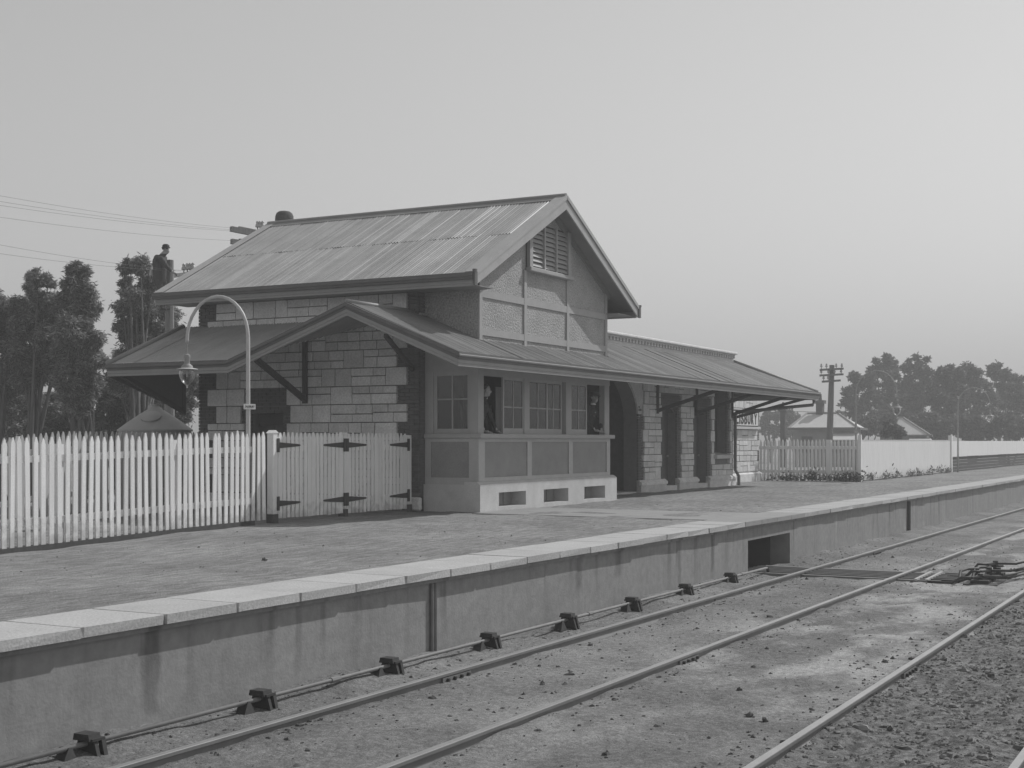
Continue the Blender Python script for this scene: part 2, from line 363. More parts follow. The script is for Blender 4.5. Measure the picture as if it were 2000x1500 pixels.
# the wall under the platform edge, with the rodding opening in it
OX0, OX1, OZ = 23.96, 26.51, -.36
b = MB(); b.box(1, OX0, 8.10, 8.5, -1.3, -.135); b.box(OX1, 140, 8.10, 8.5, -1.3, -.135); b.box(OX0, OX1, 8.10, 8.5, OZ, -.135)
pw = structure(b.build('platform_wall', 'wall'))
b = MB(); b.box(OX0 - .1, OX1 + .1, 11.0, 11.2, -1.3, -.15); b.box(OX0 - .3, OX0, 8.5, 11.2, -1.3, -.15); b.box(OX1, OX1 + .3, 8.5, 11.2, -1.3, -.15); b.box(OX0 - .3, OX1 + .3, 8.5, 11.2, -.25, -.15)
b.build('tunnel_lining', 'inside', pw)
b = MB(); b.box(1, 140, 8.06, 8.5, -.135, -.085); b.build('corbel_course', 'wall', pw)
cop_me = [unit_block('coping_stone', 'coping', (.02,), .009) for _ in range(5)]; lid_me = unit_block('coping_slab', 'lid', (.012,))
CW = .925; x = 1.32
while x < 110:
    x1 = x + CW
    mid = x + CW / 2; lid = 23.9 < mid < 26.9
    piece('coping_stone', lid_me if lid else random.choice(cop_me), (mid, 8.425 + random.uniform(-.006, .006), -.042 + random.uniform(-.004, .004)), yard, (CW - .007, .85, .085))
    x = x1
b = MB(); b.box(24.0, 26.75, 8.86, 13.9, -.2, -.004); structure(b.build('slab_path', 'slabpath', None, bevel=.01))

# slight haze over the far trees, thickened to lift the dark shade
b = MB(); b.box(-40, 420, -160, 420, -2.3, 24); hz = b.build('haze', 'iron'); hz['kind'] = 'stuff'; hz['label'] = 'thin pale haze in the air, thickened to lift the shade'; hz['category'] = 'haze'
hm = bpy.data.materials.new('haze_air'); hm.use_nodes = True; n_ = hm.node_tree.nodes; n_.remove(n_['Principled BSDF'])
pv = n_.new('ShaderNodeVolumePrincipled'); pv.inputs['Color'].default_value = (.9, .9, .9, 1); pv.inputs['Density'].default_value = .0027; pv.inputs['Anisotropy'].default_value = .1
hm.node_tree.links.new(pv.outputs[0], n_['Material Output'].inputs['Volume']); hz.data.materials.clear(); hz.data.materials.append(hm)
# ================================================================== STATION BUILDING
XE, YF, YB = 24.2, 15.28, 21.2          # end wall plane, front wall plane, back
XR = 43.7                                # right end of the main range
st = thing('station_building', (34, 18, 0), 'stone and brick railway station with gabled signal cabin and wide iron verandah', 'station')
stone_me = [unit_block('stone', 'stone', (.02,), .006) for _ in range(5)]
brick_me = unit_block('brick', 'brick', (.04,))
def wall_boxes(b, plane, c0, c1, a0, a1, z0, z1, holes):
    """a wall slab between c0 and c1 on its normal axis with rectangular holes (a0,a1,z0,z1)"""
    xs = sorted({a0, a1} | {min(max(h[i], a0), a1) for h in holes for i in (0, 1)})
    for p, q in zip(xs, xs[1:]):
        if q - p < 1e-4: continue
        hz = sorted([(max(h[2], z0), min(h[3], z1)) for h in holes if h[0] < (p + q) / 2 < h[1]]); z = z0
        for lo, hi in hz + [(z1, z1)]:
            if lo - z > 1e-4:
                if plane == 'X': b.box(c0, c1, p, q, z, lo)
                else: b.box(p, q, c0, c1, z, lo)
            z = max(z, hi)
def ashlar(parent, plane, c, a0, a1, z0, lifts, H, edges, holes, jt=.020, big=1.0):
    """snecked ashlar: each lift is cut into full-height blocks and pairs of thinner stones; edges(k)->(left inset, right inset)"""
    n = 0
    for k in range(lifts):
        zb = z0 + k * H; e0, e1 = edges(k)
        spans = [(a0 + e0, a1 - e1)]
        for h in holes(k):
            if h[2] < zb + H * .5 < h[3]:
                new = []
                for p, q in spans:
                    if h[1] <= p or h[0] >= q: new.append((p, q)); continue
                    if h[0] - p > .05: new.append((p, h[0]))
                    if q - h[1] > .05: new.append((h[1], q))
                spans = new
        for p, q in spans:
            a = p
            while a < q - .02:
                two = random.random() < .55
                wd = random.uniform(.75, 1.25) * big if two else random.uniform(.32, .62) * big
                if q - (a + wd) < .3: wd = q - a
                if two and wd > .45:
                    zs = zb + H * random.uniform(.38, .62); rows = [(zb, zs), (zs, zb + H)]
                else: rows = [(zb, zb + H)]
                for lo, hi in rows:
                    m = max(1, round(wd / (random.uniform(.38, .6) * big))) if len(rows) == 2 else max(1, round(wd / (.6 * big)))
                    cuts = [0] + sorted(random.uniform((i + .7) / m, (i + 1.3) / m) for i in range(m - 1)) + [1]
                    for u, v in zip(cuts, cuts[1:]):
                        s0 = a + wd * u + jt / 2; s1 = a + wd * v - jt / 2; dp = .10 + random.uniform(-.005, .008)
                        me = random.choice(stone_me)
                        if plane == 'X': piece('stone', me, (c + .05 - dp / 2, (s0 + s1) / 2, (lo + hi) / 2), parent, (dp, s1 - s0, hi - lo - jt))
                        else: piece('stone', me, ((s0 + s1) / 2, c + .05 - dp / 2, (lo + hi) / 2), parent, (s1 - s0, dp, hi - lo - jt))
                        n += 1
                a += wd
    return n
def bricks(b, plane, c, rects, course=.077, L=.23, proud=.02):
    """joined brick facing inside the given rectangles (a0,a1,z0,z1)"""
    for a0, a1, z0, z1 in rects:
        k0 = math.ceil(z0 / course - .01)
        k = 0
        z = z0
        while z + course * .6 < z1:
            h = min(course, z1 - z) - .010; a = a0 - (L / 2 if k % 2 else 0)
            while a < a1 - .02:
                p, q = max(a, a0) + .005, min(a + L, a1) - .005; d = proud + random.uniform(-.003, .003)
                if q - p > .02:
                    if plane == 'X': b.box(c - d, c + .02, p, q, z, z + h)
                    else: b.box(p, q, c - d, c + .02, z, z + h)
                a += L
            z += course; k += 1
# ---- end wall (towards the fence): backing, stones, brick quoins, doorway
H = .385; Z0 = .30; NL = 12
DY0, DY1 = 18.80, 19.66                      # doorway
dholes = [(DY0, DY1, 0, 2.06)]
b = MB(); wall_boxes(b, 'X', XE + .05, XE + .45, YF + .06, YB, 0, 5.0, dholes)
ew = b.build('end_wall', 'mortar', st)
def surround(k): return [(18.67 - (.0 if (k % 2) else .1), 19.84 + (.0 if k % 2 else .1), 0, 2.46)]
ashlar(ew, 'X', XE, YF, YB, Z0, NL - 1, H, lambda k: ((.27, .52)[k % 2], (.30, .55)[(k + 1) % 2]), surround)
nb = 0
for k in range(NL):                           # near quoin, brick by brick
    wq = (.27, .52)[k % 2]; zz = Z0 + k * H
    for j in range(5):
        z = zz + j * .077 + .0385; offs = 0 if j % 2 else .115
        segs = []
        a = YF - offs
        while a < YF + wq - .02:
            p, q = max(a, YF - .0) + .004, min(a + .23, YF + wq) - .004
            if q - p > .03: segs.append((p, q))
            a += .23
        for p, q in segs:
            piece('brick', brick_me, (XE + .03, (p + q) / 2, z), ew, (.07 + random.uniform(-.003, .003), q - p, .067)); nb += 1
b = MB(); bricks(b, 'Y', YF + .03, [(XE + .07, 24.46, Z0, Z0 + NL * H)], L=.19); b.build('corner_brickwork', 'brick', ew, kind='stuff')
b = MB(); rects = [(YB - (.30, .55)[(k + 1) % 2], YB, Z0 + k * H, Z0 + (k + 1) * H - .004) for k in range(NL)]
for k in range(6):
    s0, s1 = surround(k)[0][:2]; zt = min(Z0 + (k + 1) * H, 2.46)
    if zt > 2.07:
        rects += [(s0, s1, max(Z0 + k * H, 2.06), Z0 + (k + 1) * H - .004)]
        rects += [(s0, DY0, Z0 + k * H, 2.06), (DY1, s1, Z0 + k * H, 2.06)] if Z0 + k * H < 2.06 else []
    else: rects += [(s0, DY0, Z0 + k * H, zt - .004), (DY1, s1, Z0 + k * H, zt - .004)]
bricks(b, 'X', XE + .05, rects, proud=.055); b.build('quoin_brickwork', 'brick', ew, kind='stuff')
b = MB(); b.box(XE - .06, XE + .05, YF - .06, DY0, 0, .28); b.box(XE - .06, XE + .05, DY1, YB, 0, .28); b.build('plinth', 'stone', ew, bevel=.03)
dr = MB(); dr.box(XE + .28, XE + .33, DY0, DY1, 0, 2.06); dr = dr.build('door', 'door', st)
for y0, y1 in ((DY0 + .08, DY0 + .40), (DY0 + .46, DY1 - .08)):
    for z0, z1 in ((.25, .9), (1.1, 1.85)):
        b = MB(); b.box(XE + .265, XE + .285, y0, y1, z0, z1); b.build('door_panel', 'door', dr, bevel=.008)
b = MB(); b.box(XE + .12, XE + .15, DY0 + .04, DY1 - .1, 1.80, 2.02); b.build('transom_board', 'black', dr)
# ---- main gabled roof of the cabin
RX, RZ, EX0, EX1, EZ = 27.57, 6.88, 23.52, 31.62, 4.76
RY0, RY1 = 13.56, 21.85
def corr(parent, O, A, U, s0, s1, lo, hi, sheet=.76, pitch=.0762, amp=.011, lift=0.0, name='roofing_sheet', iron='roofiron'):
    """corrugated iron in separate overlapping sheets; A along the eave, U up the slope, lo/hi give the sheet ends at s"""
    O = Vector(O); A = Vector(A).normalized(); U = Vector(U).normalized(); N = A.cross(U)
    if N.z < 0: N = -N
    npc = 6; cnt = 0; s = s0
    while s < s1 - .01:
        e = min(s + sheet + .04, s1); k = max(3, int(round((e - s) / pitch * npc)))
        ss = [s + (e - s) * i / k for i in range(k + 1)]
        v = []; f = []; li = (.006 if iron == 'roofiron' else .003) * (cnt % 2); hs = [random.uniform(.45, 1.55) for _ in range(200)]
        for q in ss:
            h = amp * hs[int((q - s) / pitch + .5)] * math.cos(2 * math.pi * q / pitch) + li + lift
            l_, h_ = lo(q), hi(q)
            if h_ < l_ + .01: h_ = l_ + .01
            v.append(O + A * q + U * l_ + N * h); v.append(O + A * q + U * h_ + N * h)
        for i in range(k): f.append((2 * i, 2 * i + 2, 2 * i + 3, 2 * i + 1))
        mb = MB(); mb.add(v, f); mb.build(name, iron, parent, smooth=True); cnt += 1; s += sheet
    return cnt
b = MB()                                     # roof boarding under the iron: soffits and ceiling
sl_l = math.hypot(RX - EX0, RZ - EZ)
TK = .05
for ex in (EX0, EX1):
    b.prism([(ex, RY0 + .03, EZ - .03), (RX, RY0 + .03, RZ - .03), (RX, RY0 + .03, RZ - .03 - TK), (ex, RY0 + .03, EZ - .03 - TK)], (0, RY1 - RY0 - .06, 0))
mr = b.build('main_roof', 'soffit', st)
for ex, sg in ((EX0, 1), (EX1, -1)):
    U = Vector((RX - ex, 0, RZ - EZ)); half = sl_l * .50
    corr(mr, (ex, 0, EZ), (0, 1, 0), U, RY0, RY1, lambda s: -.03, lambda s: half + .12)
    corr(mr, (ex, 0, EZ), (0, 1, 0), U, RY0 + .3, RY1, lambda s: half, lambda s: sl_l - .02, lift=.006)
    corr(mr, (ex, 0, EZ), (0, 1, 0), U, RY0, RY0 + .3, lambda s: half, lambda s: sl_l - .02, lift=.006)
b = MB(); b.tube([(RX, RY0 - .03, RZ + .035), (RX, RY1 + .03, RZ + .035)], .055, 10)
for sg in (-1, 1): b.prism([(RX, RY0 - .02, RZ + .045), (RX + sg * .2, RY0 - .02, RZ - .075), (RX + sg * .2, RY0 - .02, RZ - .085), (RX, RY0 - .02, RZ + .03)], (0, RY1 - RY0 + .04, 0))
b.build('ridge_capping', 'capiron', mr)
for yb, sgn in ((RY0, -1), (RY1, 1)):         # barge boards with an iron flashing along the verge
    for ex in (EX0, EX1):
        b = MB(); b.prism([(ex, yb, EZ - .02), (RX, yb, RZ - .02 + .0), (RX, yb, RZ - .27), (ex, yb, EZ - .24)], (0, .035 * sgn, 0)); b.build('barge_board', 'barge', mr)
        b = MB(); d = Vector((RX - ex, 0, RZ - EZ)).normalized(); nn = Vector((-d.z, 0, d.x)) if d.x > 0 else Vector((d.z, 0, -d.x))
        p0 = Vector((ex, yb + .05 * sgn, EZ)); p1 = Vector((RX, yb + .05 * sgn, RZ)); o1 = nn * .045
        b.prism([p0 + nn * .03, p1 + nn * .03, p1 + nn * .03 - Vector((0, .26 * sgn, 0)), p0 + nn * .03 - Vector((0, .26 * sgn, 0))], nn * .012)
        b.prism([p0 + nn * .041, p1 + nn * .041, p1 - nn * .04, p0 - nn * .04], (0, .012 * sgn, 0)); b.build('verge_flashing', 'barge', mr)
GUT = [(0, 0), (.05, 0), (.05, -.035), (.062, -.05), (.062, -.075), (.04, -.10), (.03, -.135), (-.0, -.14)]
GUTL = [(a + .06 if a > .02 else a, z) for a, z in GUT]
for ex, sg in ((EX0, -1), (EX1, 1)):
    b = MB(); b.sweep([(ex, RY0 - .02, EZ + .01), (ex, RY1 + .02, EZ + .01)], [(sg, 0), (sg, 0)], GUTL); b.build('gutter', 'gutter', mr)
    b = MB(); b.sweep([(ex, RY0 + .02, EZ - .10), (ex, RY1 - .02, EZ - .10)], [(sg, 0), (sg, 0)], [(-.035, 0), (.03, 0), (.03, -.10), (.018, -.11), (.018, -.15), (-.035, -.15)]); b.build('fascia', 'fascia', mr)
    b = MB(); b.box(ex, ex - sg * .95, RY0 + .1, RY1 - .1, EZ - .22, EZ - .20); b.build('eave_soffit', 'soffit', mr)
    b = MB(); b.box(ex - .05 + sg * .04, ex + .05 + sg * .04, RY0 - .07, RY0 - .03, EZ - .25, EZ + .02); b.box(ex - .035 + sg * .06, ex + .035 + sg * .06, RY0 - .08, RY0 - .01, EZ + .02, EZ + .07); b.build('gutter_end', 'gutter', mr)
# squat chimney pot near the back of the ridge
cp = onX(553, 444, 27.9); b = MB(); b.lathe([(.20, -.7), (.21, -.02), (.235, .06), (.232, .16), (.20, .24), (.14, .285), (.06, .30), (.0, .30)], (27.95, cp.y, cp.z + .12), 18); b.build('chimney_pot', 'clod', st, smooth=True)
# ---- gable wall of the cabin (roughcast with timber framing)
GX0, GX1, GY, GZ0 = 24.46, 30.72, 14.0, 3.2
def rz(X): return RZ - abs(X - RX) * (RZ - EZ) / (RX - EX0)
def roofz(X): return rz(X) - .09
b = MB(); b.prism([(GX0, GY, GZ0), (GX1, GY, GZ0), (GX1, GY, roofz(GX1)), (RX, GY, roofz(RX)), (GX0, GY, roofz(GX0))], (0, .12, 0)); gw = b.build('gable_wall', 'roughcast', st)
b = MB(); b.box(GX0, GX0 + .12, GY + .12, YF + .1, GZ0, 4.75); b.build('cabin_side_wall', 'roughcast', st)
b = MB(); b.box(GX1 - .12, GX1, GY + .12, YF + .4, GZ0, 4.75); b.build('cabin_side_wall', 'roughcast', st)
def strip(b, x0, x1, z0, z1, pr=.03): b.box(x0, x1, GY - pr, GY + .01, z0, z1)
for x0, x1 in ((GX0 - .02, GX0 + .10), (26.40, 26.52), (28.50, 28.62), (GX1 - .10, GX1 + .02)):
    b = MB(); strip(b, x0, x1, GZ0, min(roofz(x0), roofz(x1)) - .0 if not (26 < x0 < 29) else 5.16, .033); b.build('cover_strip', 'trim', gw)
for z0, z1 in ((4.40, 4.55), (3.62, 3.76)):
    for x0, x1 in ((GX0 + .10, 26.40), (26.52, 28.50), (28.62, GX1 - .10)):
        b = MB(); strip(b, x0, x1, z0, z1, .028); b.build('cover_rail', 'trim', gw)
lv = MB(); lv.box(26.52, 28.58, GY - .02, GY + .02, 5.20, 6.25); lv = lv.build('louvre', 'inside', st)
LX0, LX1, LZ0, LZ1 = 26.58, 28.54, 5.22, 6.24
for i in range(3):
    a0 = LX0 + .10 + i * (LX1 - LX0 - .2) / 3; a1 = a0 + (LX1 - LX0 - .2) / 3
    for k in range(9):
        z = LZ0 + .10 + k * .105
        b = MB(); b.prism([(a0, GY - .075, z - .035), (a0, GY - .065, z - .045), (a0, GY - .01, z + .045), (a0, GY - .02, z + .055)], (a1 - a0, 0, 0)); b.build('louvre_slat', 'trim', lv)
for x0, wd in ((LX0 - .04, .14), (LX1 - .10, .14), (LX0 + .10 + (LX1 - LX0 - .2) / 3 - .03, .06), (LX0 + .10 + 2 * (LX1 - LX0 - .2) / 3 - .03, .06)):
    b = MB(); b.box(x0, x0 + wd, GY - .10, GY, LZ0, min(LZ1, roofz(x0) - .02, roofz(x0 + wd) - .02)); b.build('louvre_frame', 'trim', lv)
b = MB(); b.box(LX0 - .08, LX1 + .08, GY - .15, GY, LZ0 - .07, LZ0 + .02); b.build('louvre_sill', 'trim', lv, bevel=.01)
b = MB()
for sg in (-1, 1): b.bar((RX, GY - .02, RZ - .16), (RX + sg * 3.3, GY - .02, rz(RX + 3.3) - .16), .05, .16)
b.build('gable_rake_strip', 'soffit', gw)
# ---- the cabin bay: concrete base, panelled lower wall, windows
BX0, BX1 = 24.44, 30.95
openings = [(25.17, 26.38, .07, .37), (27.23, 28.47, .07, .37), (29.32, 30.5, .07, .37)]
b = MB(); wall_boxes(b, 'Y', 13.92, 14.3, BX0 - .06, BX1 + .24, -.12, .55, openings); b.box(BX0 - .06, BX0 + .3, 14.3, YF, -.12, .55); b.box(BX1 - .1, BX1 + .24, 14.3, YF, -.12, .55)
base = b.build('bay_base', 'concrete', st)
b = MB(); b.prism([(BX0 - .06, 13.92, .55), (BX0 - .06, 14.0, .61), (BX0 - .06, 14.3, .61), (BX0 - .06, 14.3, .55)], (BX1 + .3 - BX0, 0, 0)); b.build('base_weathering', 'concrete', base)
for o in openings:
    b = MB(); b.box(o[0] - .05, o[1] + .05, 14.28, 14.32, .0, .45); b.build('vent_board', 'panel', base)
    for k in range(3):
        b = MB(); b.box(o[0] + .1 + k * .36, o[0] + .4 + k * .36, 14.255, 14.28, .08, .36); b.build('vent_plank', 'panel', base)
# panelled spandrel between base and sill
ZS0, ZS1 = .60, 1.50
sp = MB(); sp.box(BX0 + .05, BX1 - .05, 14.035, 14.12, .55, ZS1); sp.box(BX0 + .035, BX0 + .12, 14.12, YF, .55, ZS1); sp.box(BX1 - .12, BX1 - .05, 14.12, YF, .55, ZS1)
sp = sp.build('bay_wall', 'frame', st)
for x0, x1 in ((24.72, 26.57), (26.81, 28.63), (28.87, 30.74)):
    b = MB(); b.box(x0, x1, 14.015, 14.04, .68, 1.44); b.build('wall_panel', 'panel', sp)
b = MB(); b.box(BX0 + .015, BX0 + .04, 14.23, 15.13, .68, 1.44); b.build('wall_panel', 'panel', sp)
def frameF(x0, x1, z0, z1, nm='bay_frame', y=13.99): bb = MB(); bb.box(x0, x1, y, 14.04, z0, z1); return bb.build(nm, 'frame', sp)
for x0, x1 in ((BX0, 24.70), (26.59, 26.79), (28.65, 28.85), (30.76, BX1)): frameF(x0, x1, .69, 1.43, 'bay_stile')
frameF(BX0 - .0, BX1, .61, .69, 'bay_rail'); frameF(BX0, BX1, 1.43, 1.505, 'bay_rail')
for y0, y1, z0, z1, nm in ((14.04, 14.22, .69, 1.43, 'bay_stile'), (15.14, YF, .69, 1.43, 'bay_stile'), (14.04, YF, .55, .69, 'bay_rail'), (14.04, YF, 1.43, 1.505, 'bay_rail')):
    b = MB(); b.box(BX0, BX0 + .04, y0, y1, z0, z1); b.build(nm, 'frame', sp)
b = MB(); b.box(BX0 - .06, BX1 + .10, 13.90, 14.16, 1.505, 1.60); b.box(BX0 - .06, BX0 + .14, 14.16, YF, 1.505, 1.60); b.build('window_sill', 'trim', st, bevel=.012)
ZW0, ZW1 = 1.60, 2.80
for x0, x1 in ((BX0, 24.67), (26.46, 26.70), (28.52, 28.80), (30.64, 30.92)):
    b = MB(); b.box(x0, x1, 14.0, 14.14, ZW0, ZW1); b.build('window_post', 'trim', st)
b = MB(); b.box(BX0, BX1, 14.0, 14.14, ZW1, 3.35); b.box(BX0, BX0 + .14, 14.14, YF, 2.88, 3.35); b.build('window_head', 'trim', st)
for y0, y1 in ((15.08, YF), (14.14, 14.2)): b = MB(); b.box(BX0, BX0 + .1, y0, y1, ZW0, 2.88); b.build('window_post', 'trim', st)
def sash(x0, x1, y, bars=1, hz=2.17, z0=ZW0, z1=ZW1):
    bb = MB(); bb.box(x0, x0 + .05, y, y + .04, z0, z1); bb.box(x1 - .05, x1, y, y + .04, z0, z1); bb.box(x0 + .05, x1 - .05, y, y + .04, z0, z0 + .12); bb.box(x0 + .05, x1 - .05, y, y + .04, z1 - .06, z1)
    s_ = bb.build('sash', 'sash', st)
    cols = [x0 + .05 + (x1 - x0 - .1) * i / (bars + 1) for i in range(bars + 2)]; rows = [z0 + .12, hz, z1 - .06]
    for i in range(1, bars + 1):
        bb = MB(); bb.box(cols[i] - .012, cols[i] + .012, y + .005, y + .035, z0 + .12, z1 - .06); bb.build('glazing_bar', 'sash', s_)
    bb = MB(); bb.box(x0 + .05, x1 - .05, y + .007, y + .033, hz - .012, hz + .012); bb.build('glazing_bar', 'sash', s_)
    for i in range(bars + 1):
        for j in range(2):
            bb = MB(); bb.box(cols[i] + .006, cols[i + 1] - .006, y + .018, y + .022, rows[j], rows[j + 1] - .002); bb.build('pane', 'glass', s_)
sash(25.53, 26.47, 14.02); sash(26.69, 27.62, 14.02); sash(27.56, 28.44, 14.07); sash(28.79, 29.68, 14.02)
sd = MB(); yy = [14.2, 14.26, 14.98, 15.06]                       # side window of the bay
sd.box(BX0 + .03, BX0 + .07, 14.2, 14.27, ZW0, 2.88); sd.box(BX0 + .03, BX0 + .07, 15.0, 15.08, ZW0, 2.88); sd.box(BX0 + .03, BX0 + .07, 14.27, 15.0, ZW0, 1.70); sd.box(BX0 + .03, BX0 + .07, 14.27, 15.0, 2.80, 2.88)
sd = sd.build('side_sash', 'sash', st)
b = MB(); b.box(BX0 + .035, BX0 + .065, 14.62, 14.65, 1.70, 2.80); b.build('glazing_bar', 'sash', sd)
for y0, y1 in ((14.27, 14.62), (14.65, 15.0)):
    b = MB(); b.box(BX0 + .035, BX0 + .065, y0, y1, 2.30, 2.325); b.build('glazing_bar', 'sash', sd)
    for z0, z1 in ((1.70, 2.30), (2.325, 2.80)):
        b = MB(); b.box(BX0 + .048, BX0 + .052, y0, y1, z0, z1); b.build('pane', 'glass', sd)
# inside of the cabin
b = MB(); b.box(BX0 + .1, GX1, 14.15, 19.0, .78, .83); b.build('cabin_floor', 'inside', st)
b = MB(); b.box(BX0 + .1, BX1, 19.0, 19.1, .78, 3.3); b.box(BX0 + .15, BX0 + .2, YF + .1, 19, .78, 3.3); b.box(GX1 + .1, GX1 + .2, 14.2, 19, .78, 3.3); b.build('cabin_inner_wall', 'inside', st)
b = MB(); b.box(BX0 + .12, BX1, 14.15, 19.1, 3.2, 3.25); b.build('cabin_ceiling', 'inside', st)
for x0, x1 in ((25.6, 26.42), (26.74, 28.36), (28.85, 29.62)):  # pale wavy sheets added behind the sashes to imitate reflections in the glass
    b = MB(); n = int((x1 - x0) / .05)
    v = []; f = []
    for i in range(n + 1):
        xx = x0 + (x1 - x0) * i / n; yo = 14.24 + .014 * math.sin(i * 1.9) + .01 * math.sin(i * .8)
        v += [(xx, yo, 1.62), (xx, yo, 2.60)]
    for i in range(n): f.append((2 * i, 2 * i + 2, 2 * i + 3, 2 * i + 1))
    b.add(v, f); b.build('pane_reflection_sheet', 'pane_sheen', st, smooth=True)
# ---- front wall of the main range with arch, doors and window
ARX0, ARX1 = 31.4, 35.72
D1, D2, W1 = (37.62, 38.64), (40.22, 41.24), (41.96, 43.05)
holes = [(ARX0, ARX1, -.1, 3.5), (D1[0], D1[1], -.1, 2.45), (D2[0], D2[1], -.1, 2.43), (W1[0], W1[1], 1.05, 3.25)]
b = MB(); wall_boxes(b, 'Y', YF + .05, YF + .45, GX1 + .02, XR, 0, 4.0, holes)
cx, hw = (ARX0 + ARX1) / 2, (ARX1 - ARX0) / 2; poly = [(ARX1, YF + .05, 3.5), (ARX1, YF + .05, 2.05)]
for i in range(0, 15): a = math.pi * i / 28; poly.append((cx + hw * math.cos(a), YF + .05, 2.05 + 1.4 * math.sin(a)))
poly.append((cx, YF + .05, 3.5)); poly.pop(1); b.prism(poly, (0, .4, 0))
fw = b.build('front_wall', 'mortar', st)
b = MB(); poly = []; N_ = 14                                        # stone face of the spandrel
for i in range(N_ + 1): a = math.pi * i / (2 * N_); poly.append((cx + (hw + .02) * math.cos(a), YF + .0, 2.05 + 1.42 * math.sin(a)))
poly = [(ARX1 + .34, YF, 2.30)] + [(ARX1 + .34, YF, 3.52), (cx, YF, 3.52)] + poly[::-1] ; b.prism(poly, (0, .06, 0)); b.build('arch_spandrel', 'stone', fw)
def fholes(k):
    j = .08 * (k % 2); h = []
    for d, zt in ((D1, 2.80), (D2, 2.78)): h.append((d[0] - .34 + j, d[1] + .30 - j, 0, zt))
    h.append((W1[0] - .36 + j, W1[1] + .2 + j, .0, 3.6) if False else (W1[0] - .22 + j, W1[1] + .26 - j, .85, 3.4)); return h
HF = .36
ashlar(fw, 'Y', YF, ARX1, XR, .34, 9, HF, lambda k: ((.34 if k < 6 else .36) - .10 * (k % 2), .14 + .10 * (k % 2)), fholes, big=.9)
b = MB(); rects = []
for k in range(9):
    z0 = .34 + k * HF; z1 = z0 + HF - .004; j = .08 * (k % 2)
    if k < 6: rects.append((ARX1, ARX1 + .34 - .10 * (k % 2), z0, z1))
    rects.append((XR - .14 - .10 * (k % 2), XR, z0, z1))
    for d, zt in ((D1, 2.45), (D2, 2.43)):
        if z0 < zt: rects += [(d[0] - .34 + j, d[0], z0, min(z1, zt)), (d[1], d[1] + .30 - j, z0, min(z1, zt))]
    if z0 > .8: rects += [(W1[0] - .22 + j, W1[0], max(z0, .86), min(z1, 3.4)), (W1[1], W1[1] + .26 - j, max(z0, .86), min(z1, 3.4))]
for d, zt in ((D1, 2.45), (D2, 2.43)): rects.append((d[0] - .34, d[1] + .30, zt, zt + .36))
rects.append((W1[0] - .22, W1[1] + .26, 3.25, 3.45))
bricks(b, 'Y', YF + .05, rects, proud=.05); b.build('jamb_brickwork', 'brick', fw, kind='stuff')
for d, zt in ((D1, 2.45), (D2, 2.43)):                                # segmental arch heads, leaf, panels
    b = MB(); m_ = 8; pts = []
    for i in range(m_ + 1): u = -1 + 2 * i / m_; pts.append(((d[0] + d[1]) / 2 + u * (d[1] - d[0]) / 2, YF + .1, zt - .16 * u * u))
    b.prism(pts + [(d[1], YF + .1, zt + .02), (d[0], YF + .1, zt + .02)], (0, .25, 0)); b.build('arch_head', 'brick', fw)
    b = MB(); b.box(d[0], d[1], YF + .30, YF + .35, .02, zt); q = b.build('door', 'door', st)
    b = MB(); b.box(d[0] + .03, d[0] + .10, YF + .26, YF + .30, .02, zt - .1); b.build('door_frame', 'soffit', q)
    for z0, z1 in ((.2, .85), (1.05, 1.95)):
        b = MB(); b.box(d[0] + .18, d[1] - .12, YF + .285, YF + .30, z0, z1); b.build('door_panel', 'door', q, bevel=.008)
    b = MB(); b.box(d[0] - .0, d[1] + .0, YF - .02, YF + .34, -.05, .13); b.build('door_step', 'stone', fw, bevel=.01)
    b = MB(); b.tube([(d[1] - .12, YF + .27, 1.0), (d[1] - .12, YF + .23, 1.0)], .03, 8); b.build('door_knob', 'button', q)
wn = MB(); wn.box(W1[0], W1[1], YF + .32, YF + .36, 1.05, 3.25); wn = wn.build('window', 'door', st)
b = MB(); b.box(W1[0] + .08, W1[1] - .08, YF + .30, YF + .32, 1.15, 2.1); b.build('window_pane', 'glass', wn)
b = MB(); b.box(W1[0] + .08, W1[1] - .08, YF + .30, YF + .32, 2.16, 3.15); b.build('window_pane', 'glass', wn)
b = MB(); b.prism([(41.72, YF - .16, .88), (41.72, YF - .16, 1.0), (41.72, YF + .3, 1.08), (41.72, YF + .3, .88)], (1.58, 0, 0)); b.build('window_ledge', 'concrete', st, bevel=.012)
for x0, x1 in ((ARX1, D1[0]), (D1[1], D2[0]), (D2[1], XR)):
    b = MB(); b.prism([(x0 - .0, YF - .09, -.05), (x0, YF - .09, .26), (x0, YF, .34), (x0, YF + .06, .34), (x0, YF + .06, -.05)], (x1 - x0, 0, 0)); b.build('plinth', 'stone', fw)
    b = MB(); b.prism([(x0 - .02, YF - .12, .20), (x0 - .02, YF - .12, .27), (x0 - .02, YF - .03, .345), (x0 - .02, YF - .03, .20)], (x1 - x0 + .04, 0, 0)); b.build('plinth_mould', 'stone', fw)
